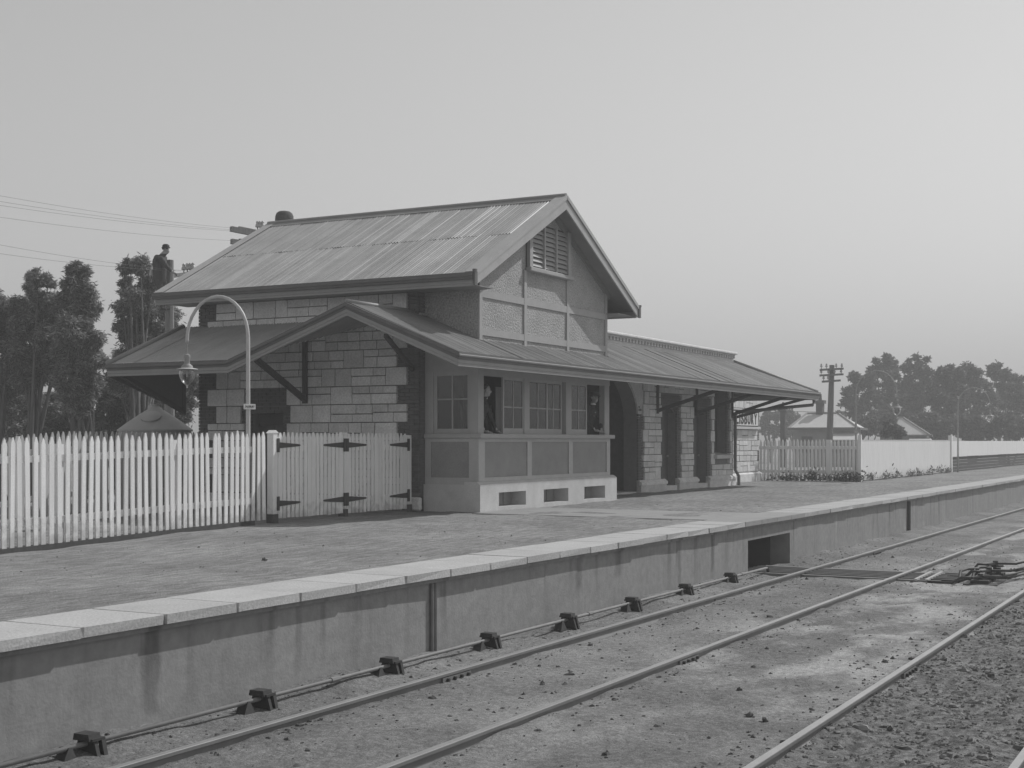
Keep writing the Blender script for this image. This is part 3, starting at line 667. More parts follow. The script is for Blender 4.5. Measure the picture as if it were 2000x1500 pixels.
# porch behind the arch
b = MB(); b.box(GX1, ARX1 + .4, 18.1, 18.2, 0, 3.6); b.box(ARX1 + .35, ARX1 + .4, YF + .45, 18.1, 0, 3.6); b.box(GX1 + .1, GX1 + .22, YF + .1, 18.1, 0, 3.6); b.box(GX1, ARX1 + .4, YF + .45, 18.2, 3.55, 3.6); b.build('porch_lining', 'brick', st)
b = MB(); b.box(GX1 + .2, ARX1 + .35, YF + .05, 18.1, -.05, .03); b.build('porch_floor', 'concrete', st)
b = MB(); b.box(33.2, 34.5, 18.03, 18.1, 1.15, 2.45); q = b.build('ticket_window', 'soffit', st); b = MB(); b.box(33.28, 34.42, 18.0, 18.03, 1.25, 2.38); b.build('ticket_pane', 'panel', q)
b = MB(); b.box(33.0, 35.6, 17.8, 18.1, 1.02, 1.10); b.build('ticket_ledge', 'door', q)
b = MB(); bricks(b, 'X', ARX1 + .05, [(YF + .05, YF + .44, .3, 2.3)], proud=.04, L=.2); b.build('arch_reveal_brickwork', 'brick', fw, kind='stuff')
# parapet and cornice
b = MB(); b.box(GX1 + .02, XR, YF, YF + .45, 4.0, 4.17); b.build('parapet', 'stone', st)
b = MB(); b.box(GX1 + .02, XR + .06, YF - .06, YF + .5, 4.27, 4.31); b.box(GX1 + .02, XR + .12, YF - .12, YF + .5, 4.31, 4.39); b.build('cornice', 'stone', st, bevel=.02)
b = MB(); b.box(GX1 + .02, XR + .01, YF - .01, YF + .45, 4.17, 4.27)
x = GX1 + .1
while x < XR: b.box(x, x + .11, YF - .06, YF - .01, 4.18, 4.27); x += .22
b.build('dentil_course', 'frame', st, kind='stuff')
b = MB(); b.box(XR - .4, XR, YF + .45, 22, 0, 4.17); b.box(GX1 + .3, XR, 21.6, 22, 0, 4.17); b.box(GX1, XR, YF + .45, 22, 4.0, 4.05); b.build('rear_range', 'stone', st)
b = MB(); b.box(XE + .4, GX1 + .2, YB - .4, YB, 0, 4.9); b.box(GX1 - .2, GX1 + .2, YF + .5, YB, 3.3, 4.9); b.build('rear_wall', 'mortar', st)
# ---- verandah
VX0, VY, VX1, VZ = 21.85, 12.95, 45.5, 3.08
mF, mL = .42, .41
PY, PB = 15.42, 18.35                        # pediment ridge and back foot along the end
PZ = VZ + mF * (PY - VY); mP = (PZ - VZ) / (PB - PY)
VYB = 21.65
path = [(VX0, VYB, VZ), (VX0, PB, VZ), (VX0, PY, PZ), (VX0, VY, VZ), (VX1, VY, VZ), (VX1, 19, VZ)]
outs = [(-1, 0), (-1, 0), (-1, 0), (-1, -1), (1, -1), (1, 0)]
b = MB(); b.box(VX0 + .3, VX1 - .3, 13.2, 13.28, VZ - .14, VZ - .02)
vr = b.build('verandah', 'soffit', st)
GV = [(0, .02), (.02, .02), (.02, 0), (.085, 0), (.085, -.03), (.10, -.045), (.10, -.07), (.06, -.095), (.05, -.13), (0, -.135)]
b = MB(); b.sweep(path, outs, GV); b.build('gutter', 'gutter', vr)
b = MB(); b.sweep([(p[0], p[1], p[2] - .10) for p in path], outs, [(-.03, 0), (.04, 0), (.04, -.09), (.028, -.10), (.028, -.15), (-.03, -.15)]); b.build('fascia', 'fascia', vr)
U = Vector((0, 1, mF)); ul = U.length
def up_front(X):
    if X < XE: return (PY - VY)
    if X < GX0: return (YF - VY)
    if X < GX1 + .02: return (GY - VY)
    if X < XR: return (YF - VY)
    return max(.02, (YF - VY) * (VX1 - X) / (VX1 - XR))
for s0, s1 in ((VX0, XE), (XE, GX0), (GX0, GX1), (GX1, XR), (XR, VX1)):
    corr(vr, (0, VY, VZ), (1, 0, 0), U, s0, s1, lambda s: -.04, lambda s, a=s0 + 1e-4, z=s1 - 1e-4: up_front(min(max(s, a), z)) * ul, iron='veriron')
UL = Vector((1, 0, mL)); ull = UL.length
def valX(Y): return VX0 + mP * (PB - Y) / mL       # valley between end verandah and pediment
corr(vr, (VX0, 0, VZ), (0, 1, 0), UL, PB - (XE - VX0) * mL / mP, VYB, lambda s: max(0, valX(s) - VX0) * ull - .03 * (s > PB), lambda s: (XE + .02 - VX0) * ull, iron='roofiron')
UP = Vector((0, -1, mP)); upl = UP.length
corr(vr, (0, PB, VZ), (1, 0, 0), UP, VX0, XE, lambda s: (s - VX0) * mL / mP * upl, lambda s: (PB - PY) * upl, iron='veriron')
mR = (4.06 - VZ) / (VX1 - XR); UR = Vector((-1, 0, mR)); url = UR.length
corr(vr, (VX1, 0, VZ), (0, 1, 0), UR, VY, 19, lambda s: 0, lambda s: min((s - VY) / (YF - VY), 1) * (VX1 - XR) * url, iron='veriron')
def capping(pts, r=.05):
    b = MB(); b.tube(pts, r, 8); b.build('hip_capping', 'capiron', vr, smooth=True)
capping([(VX0 - .02, VYB, VZ + .03), (XE, VYB, VZ + .03 + mL * (XE - VX0))], .06); capping([(VX1, VY, VZ + .02), (XR, YF, 4.09)], .06); capping([(VX0 - .05, PY, PZ + .02), (XE + .05, PY, PZ + .02)], .05)
b = MB(); b.bar((XE, YF - .03, VZ + mF * (YF - VY) + .02), (GX0, YF - .03, VZ + mF * (YF - VY) + .02), .08, .05); b.box(GX1 + .02, XR, YF - .03, YF + .01, 3.98, 4.10); b.build('wall_flashing', 'capiron', vr)
b = MB(); b.prism([(VX0 + .01, VYB, VZ + .0), (XE, VYB, VZ + mL * (XE - VX0)), (XE, VYB, VZ + mL * (XE - VX0) - .2), (VX0 + .01, VYB, VZ - .2)], (0, .04, 0)); b.build('end_barge', 'fascia', vr)
for X in np.arange(22.6, 45.6, 1.5):          # rafters under the front slope
    if not (24.3 < X < 31): b = MB(); b.bar((X, VY + .05, VZ - .06), (X, YF, VZ + mF * (YF - VY) - .06), .05, .09); b.build('rafter', 'soffit', vr)
for Y in np.arange(18.6, 21.6, .75): b = MB(); b.bar((VX0 + .05, Y, VZ - .06), (XE, Y, VZ + mL * (XE - VX0) - .06), .05, .09); b.build('rafter', 'soffit', vr)
def bracket(pw, ptop, pout, w_=.10):
    """wall post, raking strut"""
    b = MB(); b.bar(pw, ptop, w_, w_); b.build('bracket_post', 'iron', vr); b = MB(); b.bar((Vector(pw) + (Vector(ptop) - Vector(pw)) * .05), pout, w_ * .8, w_); b.build('bracket_strut', 'iron', vr)
bracket((XE - .06, 18.14, 2.26), (XE - .06, 18.14, 3.62), (VX0 + .12, 17.75, 3.1), .11)
b = MB(); b.bar((XE - .02, 15.42, 2.93), (VX0 + .12, 14.62, 3.46), .07, .08); b.build('bracket_strut', 'iron', vr)
bracket((XE - .02, YB + .45, 2.05), (XE - .02, YB + .45, 3.6), (VX0 + .1, YB + .15, 2.86), .10)
b = MB(); yq = YB + .42; b.prism([(VX0 + .05, yq, 2.80), (XE + .02, yq, 2.10), (XE + .02, yq, VZ + mL * (XE - VX0) - .1), (VX0 + .05, yq, VZ - .1)], (0, .03, 0)); b.build('end_boarding', 'door', vr)
for X in (36.97, 40.14, 43.40): bracket((X, YF - .05, 2.24), (X, YF - .05, 3.75), (X, VY + .12, 2.98), .10)
b = MB(); b.bar((43.6, YF - .06, 2.22), (VX1 - .15, 13.15, 2.92), .08, .09); b.build('hip_strut', 'iron', vr)
# downpipe at the right corner: gutter outlet, raking pipe, vertical pipe with offset at the plinth
b = MB(); b.tube([(VX1 - .12, VY + .1, VZ - .2), (VX1 - .14, VY + .12, VZ - .42), (43.62, YF - .12, 2.40), (43.55, YF - .12, 2.3), (43.55, YF - .12, .5), (43.55, YF - .24, .30), (43.55, YF - .24, -.03)], .055, 8); b.build('downpipe', 'gutter', st, smooth=R(40))
b = MB(); b.tube([(43.40, YF - .06, 2.2), (43.40, YF - .06, 3.7)], .05, 8); b.build('downpipe', 'gutter', st)
# ================================================================== LOW BLOCK beyond, with the station name
OY, OX1_ = 16.2, 49.2
ob = thing('outbuilding', (46.5, 17.5, 0), 'low sunlit stone block with flat coping past the verandah end', 'outbuilding')
b = MB(); b.box(XR + .02, OX1_, OY + .05, 19.5, 0, 3.05); ow = b.build('wall', 'mortar', ob)
ashlar(ow, 'Y', OY, 44.3, OX1_, .34, 7, .38, lambda k: (0, .14 + .22 * (k % 2)), lambda k: [], big=.85)
b = MB(); bricks(b, 'Y', OY + .05, [(OX1_ - .14 - .22 * (k % 2), OX1_, .34 + k * .38, .34 + (k + 1) * .38 - .004) for k in range(7)], proud=.05); b.build('quoin_brickwork', 'brick', ow, kind='stuff')
b = MB(); b.box(XR + .1, OX1_ + .08, OY - .08, 19.6, 3.03, 3.12); b.box(XR + .1, OX1_ + .04, OY - .04, 19.6, 2.98, 3.03); b.build('coping', 'concrete', ob, bevel=.02)
b = MB(); b.prism([(XR + .1, OY - .09, -.1), (XR + .1, OY - .09, .26), (XR + .1, OY, .34), (XR + .1, OY + .06, .34), (XR + .1, OY + .06, -.1)], (OX1_ - XR, 0, 0)); b.build('plinth', 'stone', ob)
nbx0, nbx1 = 45.30, 48.85
sg = thing('name_board', (47.0, OY - .1, 1.95), 'long white station name board with black letters on stone wall', 'sign')
b = MB(); b.box(nbx0, nbx1, OY - .10, OY - .02, 1.96, 2.56); b.build('board', 'black', sg)
b = MB(); b.box(nbx0 + .06, nbx1 - .12, OY - .115, OY - .10, 2.01, 2.50); b.build('sign_face', 'signwhite', sg)
b = MB(); b.box(nbx0, nbx1 - .05, OY - .20, OY - .02, 1.87, 1.96); b.build('sign_ledge', 'concrete', sg, bevel=.01)
word = 'SALISBURY'; L0, L1 = nbx0 + .2, nbx1 - .24; wts = [.5 if ch == 'I' else 1 for ch in word]; tot = sum(wts); acc = 0
for ch, wt in zip(word, wts):
    cxl = L0 + (L1 - L0) * (acc + wt / 2) / tot; acc += wt
    me = tmesh('letter', ch, .46, 'black', .006, .010, 1.0); wv = [v.co.x for v in me.vertices]; hv = [v.co.y for v in me.vertices]; ww = max(wv) - min(wv); hh = max(hv) - min(hv); mx_, my_ = (max(wv) + min(wv)) / 2, (max(hv) + min(hv)) / 2
    tw = (.28 if ch != 'I' else .09)
    for v in me.vertices: v.co.x = (v.co.x - mx_) * tw / ww; v.co.y = (v.co.y - my_) * .40 / hh
    piece('letter', me, (cxl, OY - .121, 2.255), sg, (1, 1, 1), (R(90), 0, 0))

# ================================================================== FENCES AND GATES
def picket_mesh(name, w_, h, material, t=.022, pt=.09):
    b = MB(); b.prism([(-w_ / 2, 0, 0), (w_ / 2, 0, 0), (w_ / 2, 0, h - pt), (w_ * .12, 0, h), (-w_ * .12, 0, h), (-w_ / 2, 0, h - pt)], (0, t, 0))
    me = bpy.data.meshes.new(name); me.from_pydata(b.v, [], b.f); bm = bmesh.new(); bm.from_mesh(me); bmesh.ops.recalc_face_normals(bm, faces=bm.faces); bm.to_mesh(me); bm.free(); me.materials.append(M[material]); return me
FY = 15.38
ff = thing('picket_fence', (16, FY, 0), 'white picket fence along the platform running up to the gates', 'fence')
pm = [picket_mesh('picket', .075 + .004 * i, 1.56, 'picket') for i in range(3)]
x = 10.2; i = 0
while x < 19.42:
    zb = float(yard_z(x, FY)) + .05
    piece('picket', pm[i % 3], (x, FY + random.uniform(-.004, .004), zb + random.uniform(-.012, .012)), ff, (1, 1, random.uniform(.985, 1.012)), (random.uniform(-.008, .008), random.uniform(-.017, .017), random.uniform(-.06, .06)))
    x += .146 + random.uniform(-.009, .009); i += 1
for z0 in (.30, 1.20):
    b = MB(); pts = [(xx, FY + .06, float(yard_z(xx, FY)) + z0 + .05) for xx in np.arange(10, 19.6, .9)]
    b.sweep(pts, [(0, 1)] * len(pts), [(-.03, 0), (.035, 0), (.035, .10), (-.03, .10)]); b.build('rail', 'picket', ff)
b = MB(); pts = [(xx, FY, float(yard_z(xx, FY)) - .05) for xx in np.arange(10, 19.6, .9)]; b.sweep(pts, [(0, 1)] * len(pts), [(-.01, 0), (.05, 0), (.05, .11), (-.01, .11)]); b.build('gravel_board', 'tarred', ff)
for xx in (12.2, 14.65, 17.1):
    zb = float(yard_z(xx, FY)); b = MB(); b.box(xx - .05, xx + .05, FY + .07, FY + .17, zb - .1, zb + 1.5); b.build('post', 'picket', ff)
GPX = (19.56, 21.72, 23.98)
for k, xx in enumerate(GPX):
    lab = ('white gate post with black foot where the picket fence ends', 'white middle post with black foot between the two gates', 'white gate post with black foot against the brick corner')[k]
    gp = thing('gate_post', (xx, FY, 0), lab, 'post', 'gate posts')
    wv = .07 if k != 1 else .05
    b = MB(); b.box(xx - wv, xx + wv, FY - .02, FY + .12, .14, 1.57 if k else 1.59); b.build('post', 'gate', gp, bevel=.01)
    if k != 2: b = MB(); b.prism([(xx - wv - .02, FY - .03, 1.585 if not k else 1.57), (xx + wv + .02, FY - .03, 1.585 if not k else 1.57), (xx, FY - .03, 1.64 if not k else 1.61)], (0, .16, 0)); b.build('post_cap', 'gate', gp)
    b = MB(); b.box(xx - wv - .006, xx + wv + .006, FY - .026, FY + .126, -.1, .14); b.build('post_foot', 'tarred', gp)
gm = picket_mesh('picket', .082, 1.54, 'gate', .022, .10)
def gate(x0, x1, lab, hinge_sides, tall_ends):
    g = thing('gate', ((x0 + x1) / 2, FY, 0), lab, 'gate', 'double picket gates beside the station')
    n = int(round((x1 - x0) / .128)); zb0 = .06
    for i in range(n):
        xx = x0 + (i + .5) * (x1 - x0) / n; wd = 1.0
        if i in (0, n - 1): wd = 1.5
        elif abs(xx - (x0 + x1) / 2) < .13: wd = 1.45
        piece('picket', gm, (xx, FY + random.uniform(-.002, .002), zb0 + random.uniform(-.006, .006)), g, (wd, 1, 1 + random.uniform(-.006, .006)), (0, random.uniform(-.006, .006), random.uniform(-.02, .02)))
    for z0 in (.26, 1.26):
        b = MB(); b.box(x0 + .01, x1 - .01, FY + .022, FY + .06, z0, z0 + .11); b.build('rail', 'gate', g)
    b = MB(); b.bar((x0 + .08, FY + .045, .4), (x1 - .08, FY + .045, 1.25), .03, .09); b.build('brace', 'gate', g)
    for s_, z in [(s_, z) for s_ in (0, 1) for z in (.33, 1.37)]:
        xh = x0 - .01 if s_ == 0 else x1 + .01; d = 1 if s_ == 0 else -1
        b = MB(); b.prism([(xh, FY - .012, z - .055), (xh, FY - .012, z + .055), (xh + d * .62, FY - .012, z + .018), (xh + d * .66, FY - .012, z), (xh + d * .62, FY - .012, z - .018)], (0, .010, 0)); b.build('hinge', 'iron', g)
        b = MB(); b.box(xh - d * .055, xh + d * .015, FY - .034, FY - .012, z - .125, z + .125); b.build('hinge_plate', 'iron', g)
gate(19.66, 21.65, 'white picket gate with black strap hinges, the one beside the fence', 0, 0)
gate(21.79, 23.90, 'white picket gate with black strap hinges, the one beside the brick corner', 0, 0)
# back fence behind, seen over the front one
BY = 20.7
bf = thing('back_fence', (20, BY, 0), 'dull shaded picket fence standing behind the front fence by the tank', 'fence')
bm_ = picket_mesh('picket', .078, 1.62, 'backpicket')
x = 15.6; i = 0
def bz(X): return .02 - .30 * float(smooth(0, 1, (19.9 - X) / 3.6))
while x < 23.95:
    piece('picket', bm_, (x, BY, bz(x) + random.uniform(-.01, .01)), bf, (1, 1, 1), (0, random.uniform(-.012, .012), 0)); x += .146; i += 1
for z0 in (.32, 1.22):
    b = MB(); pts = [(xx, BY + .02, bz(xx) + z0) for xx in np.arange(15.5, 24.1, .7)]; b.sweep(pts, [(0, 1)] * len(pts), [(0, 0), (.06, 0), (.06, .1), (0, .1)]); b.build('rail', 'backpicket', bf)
# fence beyond the low block: across the platform, then along it
CX = 49.45
cf = thing('cross_fence', (CX, 14.4, 0), 'shaded white picket fence across the platform beside the low stone block', 'fence')
rm = picket_mesh('picket', .078, 1.50, 'picket'); y = 12.62; i = 0
while y < 16.35:
    piece('picket', rm, (CX + random.uniform(-.004, .004), y, .0 + random.uniform(-.01, .02)), cf, (1, 1, 1), (0, 0, R(90))); y += .138 + random.uniform(-.004, .004)
for z0 in (.28, 1.15): b = MB(); b.box(CX + .01, CX + .07, 12.6, 16.4, z0, z0 + .12); b.build('rail', 'picket', cf)
pp = onX(1619, 900, CX); b = MB(); b.box(CX - .08, CX, pp.y - .09, pp.y + .09, -.05, 1.50); b.build('post', 'picket', cf)
lf = thing('long_fence', (58, 12.56, 0), 'long sunlit white close picket fence with weeds along its foot', 'fence')
b = MB(); n = 0; x = CX + .06
while x < 66.3: b.prism([(x - .039, 12.56, 0), (x + .039, 12.56, 0), (x + .039, 12.56, 1.40), (x, 12.56, 1.50), (x - .039, 12.56, 1.40)], (0, .022, 0)); x += .098
b.build('pickets', 'picket', lf, kind='stuff')
for z0 in (.28, 1.15): b = MB(); b.box(CX, 66.4, 12.585, 12.64, z0, z0 + .11); b.build('rail', 'picket', lf)
b = MB(); b.box(CX - .06, CX + .07, 12.48, 12.60, -.05, 1.66); b.build('post', 'picket', lf)
b = MB(); b.box(66.2, 66.4, 12.5, 12.66, -.05, 1.72); b.build('post', 'picket', lf)
b = MB(); b.box(CX, 66.4, 12.555, 12.60, -.08, .02); b.build('gravel_board', 'tarred', lf)
ef = thing('end_gate', (69, 12.56, 0), 'white boarded panel over dark boards past the long fence', 'gate')
b = MB(); b.box(66.42, 112, 12.54, 12.58, .72, 1.46); b.build('upper_boards', 'picket', ef)
for k in range(5): b = MB(); b.box(66.42, 112, 12.60, 12.64, -.06 + k * .155, .075 + k * .155); b.build('board', 'tarred', ef)

# ================================================================== LAMPS
def lamp(px, py_, arm, lab, plate=None, h=4.02, L=1.34, rn=.030, paint='lamp'):
    """swan-neck platform lamp; arm = horizontal unit direction of the neck"""
    g = thing('platform_lamp', (px, py_, 0), lab, 'lamp', 'swan neck platform lamps'); a = Vector((arm[0], arm[1], 0)); r = L / 2
    pts = [Vector((px, py_, -.1)), Vector((px, py_, 1.2)), Vector((px, py_, h - r * 1.12))]
    for k in range(1, 17): q = math.pi * k / 16; pts.append(Vector((px, py_, h - r * 1.12)) + a * (r - r * math.cos(q)) + Vector((0, 0, r * 1.12 * math.sin(q))))
    end = pts[-1] + Vector((0, 0, -.05)); pts.append(end)
    b = MB(); b.tube(pts, [.042, .04, rn + .004] + [rn] * (len(pts) - 3), 10); b.build('post', paint, g, smooth=True)
    c = Vector((end.x, end.y, end.z)); 
    b = MB(); b.lathe([(.008, .0), (.014, -.03), (.010, -.06), (.010, -.20), (.05, -.22), (.06, -.27), (.05, -.29), (.05, -.38), (.10, -.42), (.105, -.46)], c, 14); b.build('lantern_cap', 'fascia', g, smooth=R(50))
    b = MB(); b.lathe([(.10, -.455), (.19, -.475), (.195, -.482), (.10, -.485)], c, 20); b.build('shade', 'lamp', g, smooth=R(50))
    b = MB(); b.lathe([(.125, -.48), (.142, -.53), (.142, -.58), (.125, -.65), (.09, -.71), (.03, -.765), (.01, -.77)], c, 18); b.build('glass_globe', 'globe', g, smooth=True)
    b = MB(); b.lathe([(.012, -.76), (.03, -.775), (.012, -.79), (.016, -.81), (.004, -.825)], c, 10); b.build('finial', 'lamp', g)
    b = MB(); b.tube([c + Vector((0, 0, -.49)), c + Vector((0, 0, -.62))], .02, 8); b.build('bulb_holder', 'lamp', g)
    if plate:
        q = thing_plate(g, Vector((px, py_, plate)))
    return g
def globe():
    m = bpy.data.materials.new('clear_globe'); m.use_nodes = True; n = m.node_tree.nodes; l = m.node_tree.links; n.remove(n['Principled BSDF'])
    tr = n.new('ShaderNodeBsdfTransparent'); tr.inputs[0].default_value = (.8, .8, .8, 1); gl = n.new('ShaderNodeBsdfGlossy'); gl.inputs[1].default_value = .35
    lw = n.new('ShaderNodeLayerWeight'); lw.inputs[0].default_value = .45; mx = n.new('ShaderNodeMixShader'); l.new(lw.outputs['Facing'], mx.inputs[0]); l.new(tr.outputs[0], mx.inputs[1]); l.new(gl.outputs[0], mx.inputs[2]); l.new(mx.outputs[0], n['Material Output'].inputs[0]); return m
M['globe'] = globe()
def thing_plate(g, p):
    d = Vector((-cT, -sT, 0)); ang = R(-40)
    me = unit_block('name_plate', 'signwhite', (.02,)); f = Vector((-math.sin(R(28)) * 0 - .35, -.94, 0)).normalized()
    rot = math.atan2(f.y, f.x) + R(90)
    o = piece('name_plate', me, p + f * .05, g, (.235, .014, .095), (0, 0, rot))
    t = tmesh('plate_lettering', 'SALISBURY', .05, 'black', .001, .001, .78)
    piece('plate_lettering', t, p + f * .0595, g, (1, 1, 1), (R(90), 0, rot))
lamp(19.12, 15.62, (-.05, 1), 'tall pale swan neck lamp rising behind the picket fence near the gates', plate=2.05)
lamp(49.62, 12.72, (.15, -.99), 'slender swan neck lamp standing at the corner of the far white fence', h=3.98, L=1.42, rn=.021, paint='farlamp')
lamp(66.9, 12.35, (.15, -.99), 'distant swan neck lamp at the far end of the long white fence', h=3.95, L=1.42, rn=.021, paint='farlamp')

# ================================================================== TANK, POLES, WIRES
tc = at(303, 820, 33.2); tk = thing('water_tank', (tc.x, tc.y, -.6), 'round corrugated iron rainwater tank with conical lid behind the fences', 'tank')
prof = [(.86, -.6)]; z = -.6
while z < 1.66: prof += [(.868, z + .02), (.852, z + .06)]; z += .085
b = MB(); b.lathe(prof + [(.86, 1.70)], (tc.x, tc.y, 0), 36); b.build('barrel', 'tank', tk, smooth=R(60))
b = MB(); b.lathe([(.89, 1.68), (.89, 1.72), (.62, 1.92), (.35, 2.10), (.16, 2.22), (.10, 2.28), (.10, 2.34), (.0, 2.34)], (tc.x, tc.y, 0), 36); b.build('lid', 'tank', tk, smooth=R(40))
lp = Vector((tc.x - .38, tc.y - .22, 2.02)); b = MB(); b.lathe([(.24, -.02), (.25, .03), (.20, .05), (.0, .055)], lp, 20); q = b.build('hatch', 'tank', tk, smooth=R(40)); q.rotation_euler = (R(14), R(-26), 0)
def insulator(g, p, s=1.0):
    b = MB(); b.tube([p, p + Vector((0, 0, .09 * s))], .012 * s, 6); b.build('pin', 'iron', g)
    b = MB(); b.lathe([(.02 * s, .06 * s), (.055 * s, .08 * s), (.045 * s, .13 * s), (.03 * s, .15 * s), (.04 * s, .18 * s), (.02 * s, .21 * s)], p, 10); b.build('insulator', 'porcelain', g, smooth=R(50))
# pole with the lineman
LP = at(331, 600, 40.0); LP.z = -.9
pl = thing('telegraph_pole', LP, 'timber telegraph pole with a lineman working at its top', 'pole')
ztop = at(331, 508, 40).z
b = MB(); b.tube([(LP.x, LP.y, -1), (LP.x, LP.y, 2), (LP.x, LP.y, ztop)], [.16, .15, .12], 10); b.build('shaft', 'pole', pl)
wdir = (at(372, 533, 40.8) - at(330, 540, 40)).normalized(); a0 = at(318, 541, 39.8); a1 = at(373, 534.5, 40.9)
b = MB(); b.bar(a0, a1, .10, .12); b.build('crossarm', 'pole', pl)
for px_ in (359, 366, 371, 377): insulator(pl, at(px_, 533.5 - (px_ - 359) * .1, 40.8), 1.35)
b = MB(); b.bar(at(306, 600, 39.7), at(330, 600, 40), .07, .08); b.build('bracket_arm', 'pole', pl); insulator(pl, at(306, 599, 39.7), 1.3)
b = MB(); b.bar(at(296, 546, 39.6), at(330, 549, 40), .07, .08); b.build('bracket_arm', 'pole', pl); insulator(pl, at(296, 545, 39.6), 1.3)
# taller pole hidden by the roof, its arms showing
T2 = 47.0; P2 = at(535, 470, T2); P2b = Vector((P2.x, P2.y, -.9))
p2 = thing('telegraph_pole', P2b, 'telegraph pole behind the ridge, only its crossarm ends showing', 'pole')
b = MB(); b.tube([P2b, (P2.x, P2.y, 8.2)], [.17, .12], 10); b.build('shaft', 'pole', p2)
armdir = Vector((-.93, .1, 0)).normalized()
for yy, x0_, tl in ((447, 451, T2 - 1.2), (471.5, 452, T2 - 1.2)):
    q0 = at(x0_, yy, tl); q1 = at(600, yy + (30 if yy < 460 else 24), T2 + .8)
    b = MB(); b.bar(q0, q1, .15, .17); b.build('crossarm', 'pole', p2); e = q0 + (q1 - q0) * .10; f_ = q0 + (q1 - q0) * .36
    b = MB(); b.bar(e + Vector((0, 0, .10)), f_ + Vector((0, 0, .10)), .10, .07); b.build('arm_cleat', 'pole', p2)
for px_ in (503, 508, 513): insulator(p2, at(px_, 450, T2 - .4), 1.5)
def wire(p, q, sag, lab, r=.0035):
    p = Vector(p); q = Vector(q); b = MB(); b.tube([p + (q - p) * (i / 16) - Vector((0, 0, sag * 4 * (i / 16) * (1 - i / 16))) for i in range(17)], r, 4)
    return tag(b.build('telegraph_wire', 'wire'), lab, 'wire', 'telegraph wires crossing the sky' if 'far right' not in lab and 'low stone' not in lab else None)
WL = 'thin telegraph wire leading from the crossarm ends behind the ridge'
for (x0, y0), (x1, y1) in (((452, 445), (-160, 352)), ((458, 449), (-160, 366)), ((470, 452), (-160, 376)), ((454, 470), (-160, 400)), ((377, 530), (-160, 446)), ((371, 530), (-160, 470))):
    wire(at(x0, y0, T2 - 1.1 if x0 > 400 else 40.9), at(x1, y1, 30), .12, WL if x0 > 400 else 'thin telegraph wire leading from the crossarm beside the lineman')
# pole on the right, beyond the fence
P3 = at(1618, 880, 62); P3.z = -.2; p3 = thing('telegraph_pole', P3, 'dark telegraph pole with three crossarms in front of the iron roofed houses', 'pole')
ptop = at(1625, 713, 62)
b = MB(); b.tube([P3, (P3 + ptop) / 2, ptop], [.16, .145, .115], 12); b.build('shaft', 'pole', p3)
rv = Vector((sT, -cT, 0))
for yy, hwid, ins in ((721, 23, (-20, -10, 9, 20)), (732, 23, (-20, -6, 6, 19)), (744, 18, (-15, -6))):
    cxp = 1624.5 - (yy - 713) * .03; A_ = at(cxp - hwid, yy + 1.5, 61.8); B_ = at(cxp + hwid, yy - 1, 61.8); b = MB(); b.bar(A_, B_, .10, .09); b.build('crossarm', 'pole', p3)
    for i in ins: insulator(p3, at(cxp + i, yy - 1 - i * .02, 61.8), 1.1)
for y0, y1 in ((763, 770), (800, 815)):
    wire(at(1640 if y0 < 790 else 1430, y0, 75), at(2150, y1, 75), .05, 'thin wire strung low across the far right trees' if y0 < 790 else 'thin wire passing behind the low stone block', .012)

# ================================================================== TREES
def leaf_mesh(P, size, ar, droop, material, name):
    n = len(P); d = rng.normal(size=(n, 3)); d[:, 2] = d[:, 2] * .6 - droop; d /= np.linalg.norm(d, axis=1)[:, None]
    e = np.cross(d, rng.normal(size=(n, 3))); e /= np.linalg.norm(e, axis=1)[:, None] + 1e-9
    s_ = size * rng.uniform(.6, 1.4, n)[:, None]; L = d * s_ * ar; W = e * s_ * .5
    v = np.empty((n * 4, 3)); v[0::4] = P - W * .3; v[1::4] = P + L * .5 - W; v[2::4] = P + L; v[3::4] = P + L * .5 + W
    f = np.arange(n * 4).reshape(n, 4); o0 = v.mean(0); o0[2] = v[:, 2].min()
    me = bpy.data.meshes.new(name); me.vertices.add(n * 4); me.vertices.foreach_set('co', (v - o0).ravel()); me.loops.add(n * 4); me.loops.foreach_set('vertex_index', f.ravel()); me.polygons.add(n)
    me.polygons.foreach_set('loop_start', np.arange(0, n * 4, 4)); me.polygons.foreach_set('loop_total', np.full(n, 4)); me.update(); me.validate(); me.materials.append(M[material])
    o = bpy.data.objects.new(name, me); C.objects.link(o); return o, Vector(o0)
